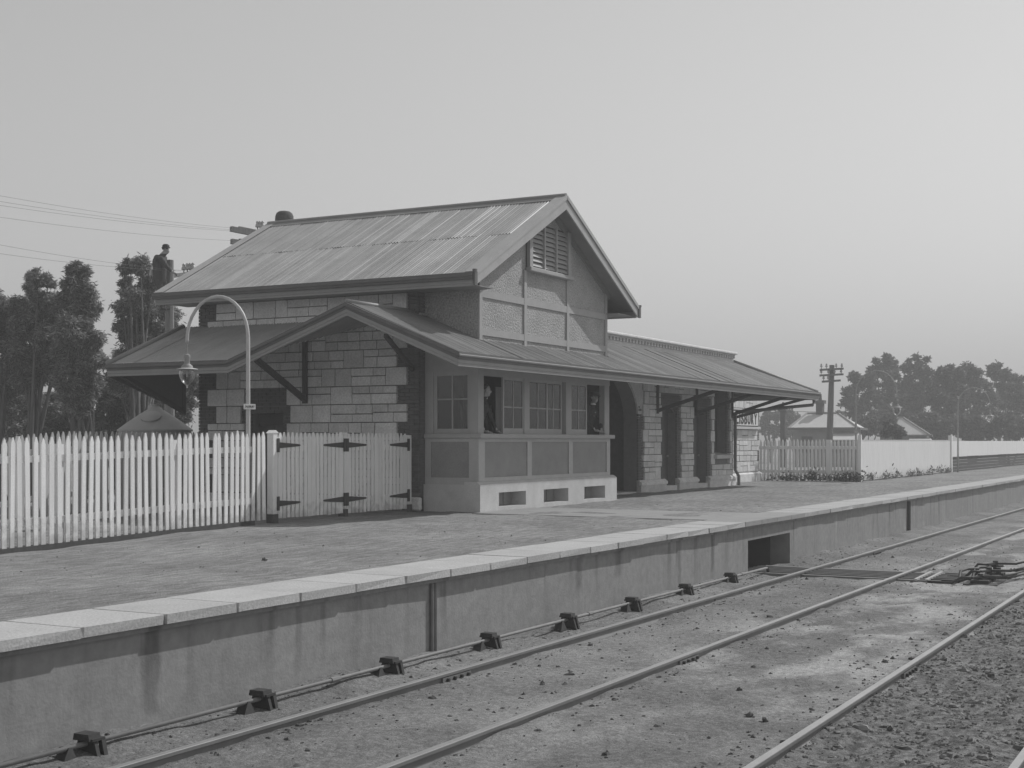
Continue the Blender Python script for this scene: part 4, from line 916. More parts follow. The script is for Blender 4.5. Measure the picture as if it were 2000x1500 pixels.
def tree(name, base, clumps, n, size, ar, droop, material, lab, cat='tree', group=None, stems=1, r0=.12, hollow=.35, sub=9, tuft=(.11, .27)):
    """clumps: (centre, radius). Leaves fill small tufts spread through each clump; limbs lead from the base to each clump."""
    base = Vector(base); g = thing(name, base, lab, cat, group); P = []
    tot = sum(c[1] ** 2 for c in clumps)
    for c, r in clumps:
        k = max(4, int(sub * 3)); tc_ = rng.normal(size=(k, 3)); tc_ /= np.linalg.norm(tc_, axis=1)[:, None]; tc_ *= (rng.uniform(hollow, 1, k) ** .6)[:, None] * r * .82; tc_ += np.array(c)
        m = int(n * r * r / tot); who = rng.integers(0, k, m); sz = r * rng.uniform(tuft[0], tuft[1], k)
        P.append(tc_[who] + rng.normal(size=(m, 3)) * sz[who][:, None] * np.array([.62, .62, .55]))
    P = np.concatenate(P); lo, o0 = leaf_mesh(P, size, ar, droop, material, 'crown'); place(lo, o0, g)
    b = MB(); top = max(c[0].z for c in clumps)
    for s_ in range(stems):
        sb = base + Vector((random.uniform(-.35, .35), random.uniform(-.35, .35), 0)) * (1 if stems > 1 else 0)
        cl = clumps[s_::stems] or clumps[:1]
        for c, r in cl:
            m_ = sb.lerp(c, .45) + Vector((random.uniform(-.1, .1), random.uniform(-.1, .1), .12 * (c.z - sb.z))); rr = r0 * (.6 + .4 * r / max(q[1] for q in clumps))
            b.tube([sb, sb.lerp(m_, .5) + Vector((random.uniform(-.06, .06), random.uniform(-.06, .06), .05)), m_, m_.lerp(c, .6), c + Vector((0, 0, r * .4))], [rr, rr * .85, rr * .65, rr * .4, rr * .12], 7)
    b.build('trunk', 'bark', g, smooth=True); return g
def cl(lst, t, dz=0): return [(at(x, y, t + random.uniform(-1, 1) * r * t / FPX * .8), r * t / FPX) for x, y, r in lst]
TL = 42.0
def gb(x, t=TL): q = at(x, 860, t); return Vector((q.x, q.y, float(yard_z(q.x, q.y))))
GL = 'feathery trees behind the front fence'
tree('feathery_tree', gb(70), cl([(76, 542, 24), (88, 590, 34), (60, 630, 40), (95, 660, 40), (70, 720, 46), (58, 560, 15), (96, 548, 15), (40, 690, 40), (112, 600, 30), (118, 640, 34), (36, 600, 24), (118, 700, 36)], TL), 60000, .034, 4.2, .5, 'leafA', 'feathery tree with a loose double tipped crown, left of the tallest one', 'tree', GL, 3, .09)
tree('feathery_tree', gb(165), cl([(153, 530, 26), (158, 570, 32), (148, 612, 38), (152, 650, 40), (140, 685, 42), (160, 708, 34), (142, 560, 24), (172, 750, 32), (130, 745, 38), (128, 590, 28), (176, 600, 22), (180, 660, 24), (188, 700, 26), (130, 640, 34), (150, 780, 36)], TL - 1), 70000, .034, 4.2, .5, 'leafA', 'tallest feathery tree with slender leaning stems left of the sky gap', 'tree', GL, 5, .075)
tree('feathery_tree', gb(262), cl([(255, 522, 24), (275, 518, 22), (300, 550, 30), (248, 558, 22), (266, 590, 36), (292, 620, 44), (268, 655, 34), (320, 600, 36), (300, 680, 46), (252, 705, 38), (268, 720, 48), (330, 660, 40), (240, 600, 22), (242, 640, 26), (285, 575, 30), (310, 720, 44), (235, 740, 34), (280, 765, 40)], TL + 3), 76000, .034, 4.2, .5, 'leafA', 'feathery tree between the sky gap and the lineman pole', 'tree', GL, 4, .09)
tree('feathery_tree', gb(0), cl([(10, 612, 40), (28, 598, 26), (-30, 605, 48), (30, 640, 44), (-10, 680, 60), (20, 740, 55), (-60, 660, 70), (-40, 760, 60)], TL + 1), 50000, .036, 4.2, .5, 'leafA', 'lower feathery tree at the outer edge of the row', 'tree', GL, 3, .09)
for k, (x_, lst) in enumerate(((30, [(10, 800, 50), (50, 790, 45), (30, 830, 45), (-30, 820, 50)]), (115, [(95, 790, 36), (130, 810, 36), (110, 835, 40), (75, 825, 36)]), (215, [(205, 770, 36), (235, 790, 40), (215, 830, 40), (180, 830, 34)]), (300, [(275, 760, 42), (320, 770, 44), (300, 810, 42), (345, 800, 40), (262, 815, 36), (370, 760, 40)]))):
    tree('bush', gb(x_, TL + 5), cl(lst, TL + 5), 24000, .042, 3.6, .3, 'leafA', ('dark bush under the outermost feathery tree', 'dark bush among the leaning tree stems', 'dark bush below the gap in the trees', 'dark bush behind the conical tank lid')[k], 'bush', 'bushes under the feathery trees', 2, .05)
TRr = 130.0
def gbr(x, t=TRr): q = at(x, 862, t); return Vector((q.x, q.y, -1.1))
GR = 'tall gum trees beyond the houses'
gum = [('leftmost gum with lacy open crown beside the dark pole', 1660, [(1660, 770, 16), (1680, 748, 16), (1668, 735, 11), (1700, 745, 16), (1700, 780, 22), (1672, 800, 18), (1720, 810, 26), (1650, 790, 10)], TRr),
       ('tall gum with the highest rounded crown', 1725, [(1732, 702, 11), (1742, 712, 14), (1722, 722, 14), (1712, 705, 7), (1705, 726, 13), (1740, 740, 22), (1725, 765, 24), (1755, 770, 22), (1745, 795, 28)], TRr + 6),
       ('gum with two wispy tips right of the highest one', 1795, [(1788, 697, 6), (1777, 703, 5), (1795, 705, 5), (1811, 702, 6), (1772, 720, 12), (1800, 722, 16), (1785, 745, 24), (1815, 740, 20), (1800, 775, 28), (1775, 790, 26)], TRr + 4),
       ('broad gum filling the skyline past the two tips', 1850, [(1840, 728, 14), (1855, 722, 10), (1845, 752, 22), (1870, 730, 14), (1830, 775, 28), (1865, 765, 26), (1850, 800, 30)], TRr - 6),
       ('gum closing the row by the far fence end', 1900, [(1890, 722, 16), (1905, 735, 20), (1885, 760, 24), (1915, 765, 26), (1895, 800, 30), (1930, 790, 28)], TRr),
       ('outermost gum past the far fence end', 1960, [(1945, 725, 18), (1965, 740, 22), (1950, 770, 26), (1985, 755, 24), (1975, 795, 30), (2010, 770, 26)], TRr + 5)]
for lab, x_, lst, t_ in gum:
    tree('gum_tree', gbr(x_, t_), cl([(a, b_, c * 1.12) for a, b_, c in lst], t_), 11000, .14, 2.3, .25, 'leafB', lab, 'tree', GR, 3, .16, .5, 9, (.07, .2))
for k, (x_, lst) in enumerate(((1690, [(1700, 835, 24), (1680, 828, 18), (1720, 830, 22)]), (1760, [(1745, 820, 24), (1775, 825, 22), (1760, 840, 24)]), (1830, [(1815, 825, 26), (1845, 830, 24), (1830, 845, 24)]), (1895, [(1880, 830, 26), (1910, 835, 26), (1895, 850, 24)]), (1970, [(1940, 838, 26), (1960, 825, 26), (1985, 840, 28), (2015, 835, 28)]))):
    tree('gum_scrub', gbr(x_, TRr - 10), cl(lst, TRr - 10), 3500, .2, 1.6, .1, 'leafC', ('scrub behind the larger house', 'scrub between the two houses', 'scrub behind the smaller house', 'scrub behind the far lamp post', 'scrub past the far fence end')[k], 'bush', 'scrub below the gum trees', 2, .1, .2)
for k, (x_, lst) in enumerate(((1505, [(1500, 815, 16), (1520, 812, 14), (1490, 835, 18), (1515, 840, 16)]), (1555, [(1545, 812, 13), (1558, 822, 12), (1540, 838, 16)]), (1600, [(1585, 828, 12), (1640, 812, 10), (1610, 835, 14)]), (1470, [(1465, 820, 14), (1450, 830, 16)]))):
    tree('far_tree', gbr(x_, 165), cl(lst, 165), 2600, .24, 1.6, .1, 'leafC', ('far trees showing under the verandah corner', 'far tree by the chimney of the larger house', 'far trees peeping over the larger house', 'far tree hidden mostly by the name board wall')[k], 'tree', 'distant trees', 1, .25, .2)

# ================================================================== HOUSES
def house(name, lab, pts, t, extra):
    """hipped cottage set square on to the view: eave left/right px, eave y, ridge left/right px, ridge y"""
    ex0, ex1, ey, rx0, rx1, ry = pts; g0 = at((ex0 + ex1) / 2, 862, t); g0.z = -1.1
    g = thing(name, g0, lab, 'house', 'cottages beyond the fence'); rv = Vector((sT, -cT, 0)); fv = Vector((cT, sT, 0)); Zv = Vector((0, 0, 1))
    sc = t / FPX; mid = (ex0 + ex1) / 2; W = (ex1 - ex0) * sc; ez = CZ + (HY - ey) * sc; rz_ = CZ + (HY - ry) * sc
    yaw = R(extra.get('yaw', 0)); ra = rv * math.cos(yaw) + fv * math.sin(yaw); fa = fv * math.cos(yaw) - rv * math.sin(yaw)
    D = extra.get('depth', 9.0); org = Vector((g0.x, g0.y, 0))
    def P(u, d, z): return org + ra * u + fa * d + Zv * z
    def uu(px): return (px - mid) * sc
    hw_ = W / 2; a, b_ = uu(rx0), uu(rx1)
    wl = MB(); wl.prism([P(-hw_ + .4, .4, -1.1), P(hw_ - .4, .4, -1.1), P(hw_ - .4, D - .4, -1.1), P(-hw_ + .4, D - .4, -1.1)], (0, 0, ez + 1.05)); wl = wl.build('wall', 'housewall', g)
    rf = MB(); e = [P(-hw_, 0, ez), P(hw_, 0, ez), P(hw_, D, ez), P(-hw_, D, ez)]; r_ = [P(a, D / 2, rz_), P(b_, D / 2, rz_)]
    rf.add(e + r_, [(0, 1, 5, 4), (1, 2, 5), (2, 3, 4, 5), (3, 0, 4), (0, 3, 2, 1)]); rf = rf.build('roof', 'houseroof', g)
    for p, q in ((r_[0], r_[1]), (e[0], r_[0]), (e[1], r_[1])): bb = MB(); bb.tube([p, q], .09, 6); bb.build('ridge_capping', 'fascia', rf)
    bb = MB(); bb.bar(e[0], e[1], .16, .16); bb.bar(e[1], e[2], .16, .16); bb.build('gutter', 'gutter', rf)
    for (u, d, z0, z1, w_) in extra['chim']:
        bb = MB(); c0 = P(u, d, z0); c1 = P(u, d, z1); bb.bar(c0, c1, w_, w_); bb.bar(P(u, d, z1 - .25), P(u, d, z1), w_ + .22, w_ + .22); bb.tube([c1, P(u, d, z1 + .45)], [w_ * .28, w_ * .22], 8); bb.build('chimney', 'chimney', rf)
    for (u, w_, z0, z1) in extra.get('win', []):
        bb = MB(); bb.prism([P(u - w_ / 2, .36, z0), P(u + w_ / 2, .36, z0), P(u + w_ / 2, .36, z1), P(u - w_ / 2, .36, z1)], fa * .06); bb.build('window', 'door', wl)
    for (u0, u1, z0, z1, d0) in extra.get('lean', []):
        bb = MB(); bb.prism([P(u0, d0, z1), P(u1, d0, z1), P(u1 + .3, d0 - 2, z0), P(u0 - .0, d0 - 2, z0)], Vector((0, 0, .06))); bb.build('verandah_roof', 'houseroof', g)
    return g
house('cottage', 'larger stone cottage with pale hipped iron roof behind the white fence', (1539, 1676, 837, 1566, 1628, 806), 100, dict(depth=5.6, yaw=-20, chim=[(-3.1, 1.4, -1, 3.9, .34), (-.57, 2.8, 2.6, 4.5, .5)], win=[(-1.2, .8, .6, 1.8), (.9, .8, .6, 1.8)], lean=[(.6, 2.5, 1.5, 2.0, .4)]))
house('cottage', 'smaller cottage with pale peaked iron roof and tall dark chimney', (1715, 1816, 851, 1753, 1762, 815), 110, dict(depth=4.2, yaw=-18, chim=[(-.85, 1.9, .8, 3.3, .45)], win=[(.8, .8, 0, 1.2)], lean=[(.4, 2.0, 1.35, 1.7, .4)]))
sb = at(1748, 862, 90); sb.z = -.9
tree('garden_shrub', sb, [(at(1748, 838, 90), 15 * 90 / FPX), (at(1755, 845, 89), 12 * 90 / FPX), (at(1738, 826, 91), 12 * 90 / FPX), (at(1730, 845, 91), 10 * 90 / FPX)], 5000, .12, 1.8, .1, 'leafB', 'round dark garden shrub between the two cottages', 'shrub', None, 2, .06, .2)

# ================================================================== TRACK
ZR = -.89
RP = [(-.065, -.125), (.065, -.125), (.065, -.112), (.010, -.095), (.010, -.040), (.034, -.030), (.034, -.004), (.030, 0), (-.030, 0), (-.034, -.004), (-.034, -.030), (-.010, -.040), (-.010, -.095), (-.065, -.112)]
def rail(y, parent, x0=1.5, x1=150):
    b = MB(); n = len(RP); b.add([(x0, y + p, ZR + q) for p, q in RP] + [(x1, y + p, ZR + q) for p, q in RP], [tuple(range(n)), tuple(range(n, 2 * n))[::-1]] + [(i, (i + 1) % n, n + (i + 1) % n, n + i) for i in range(n)])
    r = b.build('rail', ['rail', 'railtop'], parent)
    for p in r.data.polygons:
        if p.normal.z > .9 and p.center.z > .12: p.material_index = 1
    return r
t1 = thing('railway_track', (20, 6.3, ZR), 'railway track beside the platform wall, half buried in dirt', 'track')
t2 = thing('railway_track', (12, 2.4, ZR), 'railway track on rough stony ground, away from the platform', 'track')
rails = [rail(7.19, t1), rail(5.50, t1), rail(3.20, t2), rail(1.53, t2)]
def joint(x, r, y, side):
    b = MB(); b.box(x - .28, x + .28, y + side * .012, y + side * .036, ZR - .09, ZR - .042); b.build('fishplate', 'rail', r)
    for k in range(4): b = MB(); xx = x - .2 + k * .135; b.tube([(xx, y + side * .03, ZR - .066), (xx, y + side * .065, ZR - .066)], .018, 6); b.build('bolt', 'iron', r)
q = onZ(880, 1308, ZR); joint(q.x, rails[0], 7.19, -1); q = onZ(1775, 1300, ZR); joint(q.x, rails[2], 3.20, -1); joint(onZ(1740, 1075, ZR).x, rails[0], 7.19, -1); joint(14.2, rails[1], 5.5, -1)
# point rodding along the foot of the wall, on cast stools
rod = thing('point_rodding', (14, 7.84, -.86), 'long iron signalling pipe running along the foot of the platform wall', 'pipe')
b = MB(); b.tube([(1.5, 7.84, -.862), (24.25, 7.84, -.862)], .021, 8); b.build('pipe', 'rod', rod, smooth=True)
for xx in (5.2, 10.9, 16.7, 22.9): b = MB(); b.tube([(xx - .07, 7.84, -.862), (xx + .07, 7.84, -.862)], .029, 8); b.build('pipe_coupling', 'rod', rod)
def stool_parts():
    """cast stool: hood over the pipe, two A shaped cheeks with a slot, a splayed rear foot"""
    b1 = MB(); b1.prism([(-.05, -.075, .205), (-.05, .075, .205), (-.05, .085, .155), (-.05, -.085, .155)], (.12, 0, 0))
    b2 = MB(); b2.prism([(.0, -.08, .16), (.0, .08, .16), (.0, .13, 0), (.0, -.13, 0)], (.035, 0, 0))
    b3 = MB()
    b3.prism([(.065, -.095, .165), (.065, -.06, .165), (.065, -.085, .0), (.065, -.135, .0)], (.04, 0, 0)); b3.prism([(.065, .095, .165), (.065, .135, .0), (.065, .085, .0), (.065, .06, .165)], (.04, 0, 0)); b3.box(.065, .105, -.11, .11, .045, .062); b3.box(-.03, .1, -.1, .1, .150, .170)
    b4 = MB(); b4.prism([(-.20, -.03, .13), (-.17, -.03, .13), (-.12, -.06, 0), (-.30, -.06, 0)], (0, .10, 0)); b4.box(-.30, .1, -.06, .08, -.03, .012)
    return (b1, 'hood'), (b2, 'cheek'), (b3, 'slotted_cheek'), (b4, 'rear_foot')
SP = stool_parts()
for i, xx in enumerate((5.6, 7.68, 9.76, 11.84, 13.92, 16.0, 18.08, 20.16, 22.24)):
    o = thing('rod_stool', (xx, 7.84, -.985), 'small dark cast iron stool carrying the signalling pipe beside the rail', 'stool', 'rod stools along the platform wall')
    for bb, nm in SP:
        q = MB(); q.v = [(a + xx, b_ + 7.84, c - .985) for a, b_, c in bb.v]; q.f = bb.f; q.build(nm, 'iron', o)
# rodding channel under the rails and the crank frame between the tracks
ch = thing('rodding_channel', (24.9, 6.2, -.98), 'dark rods in a shallow timbered channel crossing under the rails', 'rods')
def zc(y): return -.95 if y > 5.55 else -.95
b = MB(); b.box(24.15, 24.25, 4.75, 8.3, -1.05, -.945); b.build('channel_timber', 'rod', ch); b = MB(); b.box(25.55, 25.66, 5.0, 8.3, -1.05, -.945); b.build('channel_timber', 'rod', ch)
b = MB(); b.box(24.25, 25.55, 4.75, 8.4, -1.04, -.975); b.build('channel_floor', 'clod', ch)
for k in range(5): xx = 24.42 + k * .25; b = MB(); b.tube([(xx, 8.4, -.952), (xx, 4.5, -.952)], .020, 8); b.build('rod', 'rod', ch)
for y0 in (4.98, 5.16): b = MB(); b.bar((24.12, y0, -.94), (25.6, y0 + .03, -.93), .05, .035); b.build('crossing_batten', 'coping', ch)
b = MB(); b.bar((24.28, 7.84, -.86), (24.36, 7.84, -1.0), .05, .03); b.build('end_crank', 'iron', ch)
ck = thing('crank_frame', (25.0, 4.3, -.98), 'tangle of dark iron cranks and bent rods beside the second rail', 'cranks')
b = MB(); b.box(24.0, 26.2, 2.9 + .9, 4.35, -1.05, -.955); b.build('bed_plate', 'tarred', ck)
for k, (xx, r_, h_) in enumerate(((24.3, .16, .10), (24.85, .17, .16), (25.4, .16, .12), (25.85, .15, .2), (24.6, .12, .06))):
    yy = 4.12 - .06 * (k % 3)
    b = MB(); b.tube([(xx, yy, -.96), (xx, yy, -.96 + h_ + .06)], .045, 10); b.build('crank_post', 'iron', ck)
    b = MB(); b.bar((xx, yy, -.95 + h_), (xx - .30, yy + .10, -.95 + h_), .07, .035); b.bar((xx, yy, -.95 + h_), (xx + .08, yy - .34, -.95 + h_), .07, .035); b.build('crank_arm', 'iron', ck)
    b = MB(); b.tube([(xx - .30, yy + .10, -.95 + h_), (xx - .30, yy + .25, -.95 + h_), (xx - .26, yy + .42, -.955), (xx - .22, 4.95, -.955)], .022, 8); b.build('bent_rod', 'iron', ck, smooth=True)
    b = MB(); b.tube([(xx + .08, yy - .34, -.95 + h_), (xx + .9, yy - .5, -.93 + h_), (xx + 3.5, yy - .55, -.93)], .02, 8); b.build('long_rod', 'iron', ck, smooth=True)
for k in range(4): b = MB(); b.box(24.1 + k * .5, 24.35 + k * .5, 3.95, 4.25, -.955, -.90); b.build('pedestal', 'iron', ck)
for k in range(3): b = MB(); yy = 4.5 - k * .14; b.tube([(24.1 + k * .5, yy, -.93), (24.5 + k * .5, yy, -.93), (24.62 + k * .5, yy, -.80), (25.0 + k * .4, yy - .05, -.79), (25.2 + k * .4, yy - .2, -.80)], .026, 8); b.build('adjusting_rod', 'iron', ck, smooth=True)
# pipes on the platform wall
wp = thing('wall_conduit', (13.1, 8.07, -1), 'twin dark pipes running down the platform wall', 'pipe')
for dx in (-.035, .035): b = MB(); b.tube([(13.1 + dx, 8.075, -1.02), (13.1 + dx, 8.075, -.14)], .021, 8); b.build('pipe', 'rod', wp)
b = MB(); b.box(13.02, 13.18, 8.03, 8.1, -1.03, -.93); b.build('pipe_shoe', 'iron', wp)
wd = thing('wall_drain', (36.9, 8.07, -1), 'single dark drain pipe down the far part of the platform wall', 'pipe'); b = MB(); b.tube([(36.9, 8.06, -1.02), (36.9, 8.06, -.14)], .045, 8); b.build('pipe', 'iron', wd)

# ================================================================== LOOSE STONES, WEEDS
def scatter(name, pts, sizes, material, lab, flat=.6):
    ico = MB().ball((0, 0, 0), 1, 6).v; icf = MB().ball((0, 0, 0), 1, 6).f; V = []; F = []; base = np.array(ico); k = 0
    for p, s_ in zip(pts, sizes):
        q = base * (s_ * rng.uniform(.6, 1.35, 3)) * np.array([1, 1, flat]) * (1 + .25 * rng.normal(size=(len(base), 1))); a = rng.uniform(0, 6.28); q = np.stack([q[:, 0] * math.cos(a) - q[:, 1] * math.sin(a), q[:, 0] * math.sin(a) + q[:, 1] * math.cos(a), q[:, 2]], 1) + np.array(p)
        V.append(q); F += [tuple(i + k for i in f) for f in icf]; k += len(base)
    me = bpy.data.meshes.new(name); me.from_pydata(np.concatenate(V).tolist(), [], F); me.materials.append(M[material]); o = bpy.data.objects.new(name, me); C.objects.link(o); WO[o.name] = Vector((0, 0, 0)); o['kind'] = 'stuff'; o['label'] = lab; o['category'] = 'stones'; return o
def bedpts(n, x0, x1, y0, y1, zf=bed_z, off=0.0):
    X = rng.uniform(x0, x1, n); Y = rng.uniform(y0, y1, n); return np.stack([X, Y, zf(X, Y) + off], 1)
pts = np.concatenate([bedpts(2200, 6, 34, 3.3, 8.05), bedpts(500, 6, 30, 7.2, 8.05), bedpts(300, 5, 24, 6.9, 7.15), bedpts(250, 5, 24, 5.2, 5.45), bedpts(260, 9, 22, 3.2, 3.7)])
scatter('dirt_clods', pts, rng.gamma(1.3, .005, len(pts)) + .004, 'clod', 'dark clods and cinders scattered between the rails')
pts = bedpts(7000, 7, 22, .6, 3.2); M['gravel'] = mat('mixed_gravel', .20, .95, .75, 11, 0, 0)
scatter('gravel', pts, rng.gamma(2.0, .006, len(pts)) + .005, 'gravel', 'coarse mixed gravel outside the second track')
pts = bedpts(420, 7, 30, 9, 15, plat_z); scatter('platform_stones', pts, rng.gamma(1.2, .0035, len(pts)) + .003, 'clod', 'small dark stones lying on the platform')
big = [(1667, 1299), (1676, 1308), (1745, 1287), (1780, 1288), (1728, 1294), (1465, 1397), (1495, 1407), (1472, 1440), (1703, 1502), (1740, 1425), (516, 1092), (1640, 1190), (1475, 1205), (1572, 1256)]
pts = []
for x_, y_ in big: q = onZ(x_, y_, -.97 if y_ > 1100 else .01); pts.append((q.x, q.y, q.z))
scatter('large_clods', np.array(pts), [.034] * len(pts), 'clod', 'larger dark clods lying loose near the rails')
def weeds(name, rects, n, h, lab):
    P = []
    for x0, x1, y0, y1 in rects: P.append(np.stack([rng.uniform(x0, x1, n), rng.uniform(y0, y1, n), np.abs(rng.normal(0, h, n)) * (0.25 + np.clip(vnoise(rng.uniform(0, 1, n) * 0 + P_x(x0, x1, n), np.zeros(n), .7, 9) + .5, 0, 1))], 1))
    P = np.concatenate(P); P[:, 2] += 0.0
    o, o0 = leaf_mesh(P, .05, 2.6, -.6, 'weed', name); o.location = o0; WO[o.name] = o0; o['kind'] = 'stuff'; o['label'] = lab; o['category'] = 'weeds'
def P_x(a, b, n): return rng.uniform(a, b, n)
P = []
for yc, n, sg_, hh in ((12.75, 260, .22, .16), (13.25, 150, .18, .11), (13.75, 90, .2, .09), (14.25, 160, .15, .17), (14.75, 60, .25, .07), (15.2, 120, .2, .12), (15.6, 40, .2, .06)):
    P.append(np.stack([rng.uniform(CX - .22, CX + .03, n), rng.normal(yc, sg_, n), np.abs(rng.normal(0, hh, n))], 1))
P = np.concatenate(P); o, o0 = leaf_mesh(P, .045, 2.8, -.6, 'weed', 'weeds'); o.location = o0; o['kind'] = 'stuff'; o['label'] = 'dark weeds along the foot of the cross fence'; o['category'] = 'weeds'
def patchy(name, lab):
    P = []
    for xx in (51, 53.2, 55, 57.5, 59.2, 61.5, 63.5, 65.2):
        n = 55; P.append(np.stack([rng.normal(xx, .35, n), rng.uniform(12.42, 12.55, n), np.abs(rng.normal(0, .13, n))], 1))
    P = np.concatenate(P); o, o0 = leaf_mesh(P, .05, 2.8, -.6, 'drygrass', name); o.location = o0; WO[o.name] = o0; o['kind'] = 'stuff'; o['label'] = lab; o['category'] = 'weeds'
patchy('weed_tufts', 'weed tufts along the foot of the long white fence')

# ================================================================== PEOPLE
def body_mesh(name, prims, voxel, zones, mats):
    """capsules and balls fused into one continuous skin"""
    b = MB()
    for p in prims:
        if p[0] == 'c':
            _, p0, r0, p1, r1 = p; p0 = Vector(p0); p1 = Vector(p1); b.tube([p0, p0.lerp(p1, .5), p1], [r0, (r0 + r1) / 2, r1], 12); b.ball(p0, r0, 12); b.ball(p1, r1, 12)
        else: _, c, r, sq = p; b.ball(c, r, 14, sq)
    me = bpy.data.meshes.new(name); me.from_pydata(b.v, [], b.f); bm = bmesh.new(); bm.from_mesh(me); bmesh.ops.recalc_face_normals(bm, faces=bm.faces); bm.to_mesh(me); bm.free()
    o = bpy.data.objects.new(name, me); C.objects.link(o)
    r = o.modifiers.new('r', 'REMESH'); r.mode = 'VOXEL'; r.voxel_size = voxel; s_ = o.modifiers.new('s', 'SMOOTH'); s_.iterations = 3; s_.factor = .5
    dg = bpy.context.evaluated_depsgraph_get(); nm = bpy.data.meshes.new_from_object(o.evaluated_get(dg)); bpy.data.objects.remove(o)
    nm.materials.clear()
    for q in mats: nm.materials.append(M[q])
    for p in nm.polygons: p.material_index = zones(p.center); p.use_smooth = True
    nm.name = name; return nm
def hand(prims, wrist, d, side, up, s=1.0):
    """palm, four bent fingers and a thumb from its side; d finger direction, side towards the thumb"""
    w_ = Vector(wrist); d = Vector(d).normalized(); side = Vector(side).normalized(); up = Vector(up).normalized(); pal = w_ + d * .055 * s
    prims.append(('c', w_, .026 * s, pal, .034 * s))
    for i, L in enumerate((.068, .078, .073, .056)):
        k0 = w_ + d * .088 * s + side * (.030 - .020 * i) * s; k1 = k0 + d * L * .55 * s - up * .006 * s; k2 = k1 + d * L * .45 * s - up * .02 * s
        prims.append(('c', k0 - d * .03 * s, .0105 * s, k1, .0095 * s)); prims.append(('c', k1, .0095 * s, k2, .008 * s))
    t0 = w_ + d * .03 * s + side * .03 * s; t1_ = t0 + (d * .6 + side * .7).normalized() * .045 * s; t2_ = t1_ + (d * .9 + side * .2).normalized() * .032 * s
    prims.append(('c', t0, .013 * s, t1_, .011 * s)); prims.append(('c', t1_, .011 * s, t2_, .009 * s))
def head(prims, c, f, up=(0, 0, 1)):
    """skull, jaw, nose, brow, ears; f = facing"""
    c = Vector(c); f = Vector(f).normalized(); u = Vector(up).normalized(); r = f.cross(u).normalized()
    prims += [('b', c + u * .03, .092, (1, 1, 1.1)), ('c', c + f * .03 - u * .02, .07, c + f * .045 - u * .075, .045), ('c', c + f * .088 + u * .015, .011, c + f * .112 - u * .022, .015), ('c', c + f * .08 + u * .035 - r * .03, .014, c + f * .08 + u * .035 + r * .03, .014), ('c', c + f * .083 - u * .052 - r * .015, .011, c + f * .083 - u * .052 + r * .015, .011), ('b', c + r * .09, .026, (.6, .6, 1.2)), ('b', c - r * .09, .026, (.6, .6, 1.2)), ('c', c - u * .05 - f * .01, .052, c - u * .16 - f * .03, .056)]
def eyes(parent, c, f):
    c = Vector(c); f = Vector(f).normalized(); r = f.cross(Vector((0, 0, 1))).normalized()
    for s_ in (-1, 1): b = MB(); b.ball(c + f * .085 + r * .032 * s_ + Vector((0, 0, .012)), .011, 8); b.build('eye', 'hair', parent)
def cap(parent, c, f, peak=True):
    c = Vector(c); f = Vector(f).normalized(); b = MB(); b.lathe([(.102, .055), (.104, .085), (.125, .12), (.12, .135), (.06, .145), (0, .147)], c, 18); b.build('cap', 'hair', parent, smooth=R(50))
    if peak:
        r = f.cross(Vector((0, 0, 1))).normalized(); b = MB(); pts = []
        for i in range(9): a = R(-65 + 130 * i / 8); pts.append(c + (f * math.cos(a) + r * math.sin(a)) * (.10 + .065 * math.cos(a)) + Vector((0, 0, .055 - .02 * math.cos(a))))
        for i in range(8, -1, -1): a = R(-65 + 130 * i / 8); pts.append(c + (f * math.cos(a) + r * math.sin(a)) * .095 + Vector((0, 0, .062)))
        b.prism(pts, (0, 0, .008)); b.build('cap_peak', 'hair', parent)
FL = .83
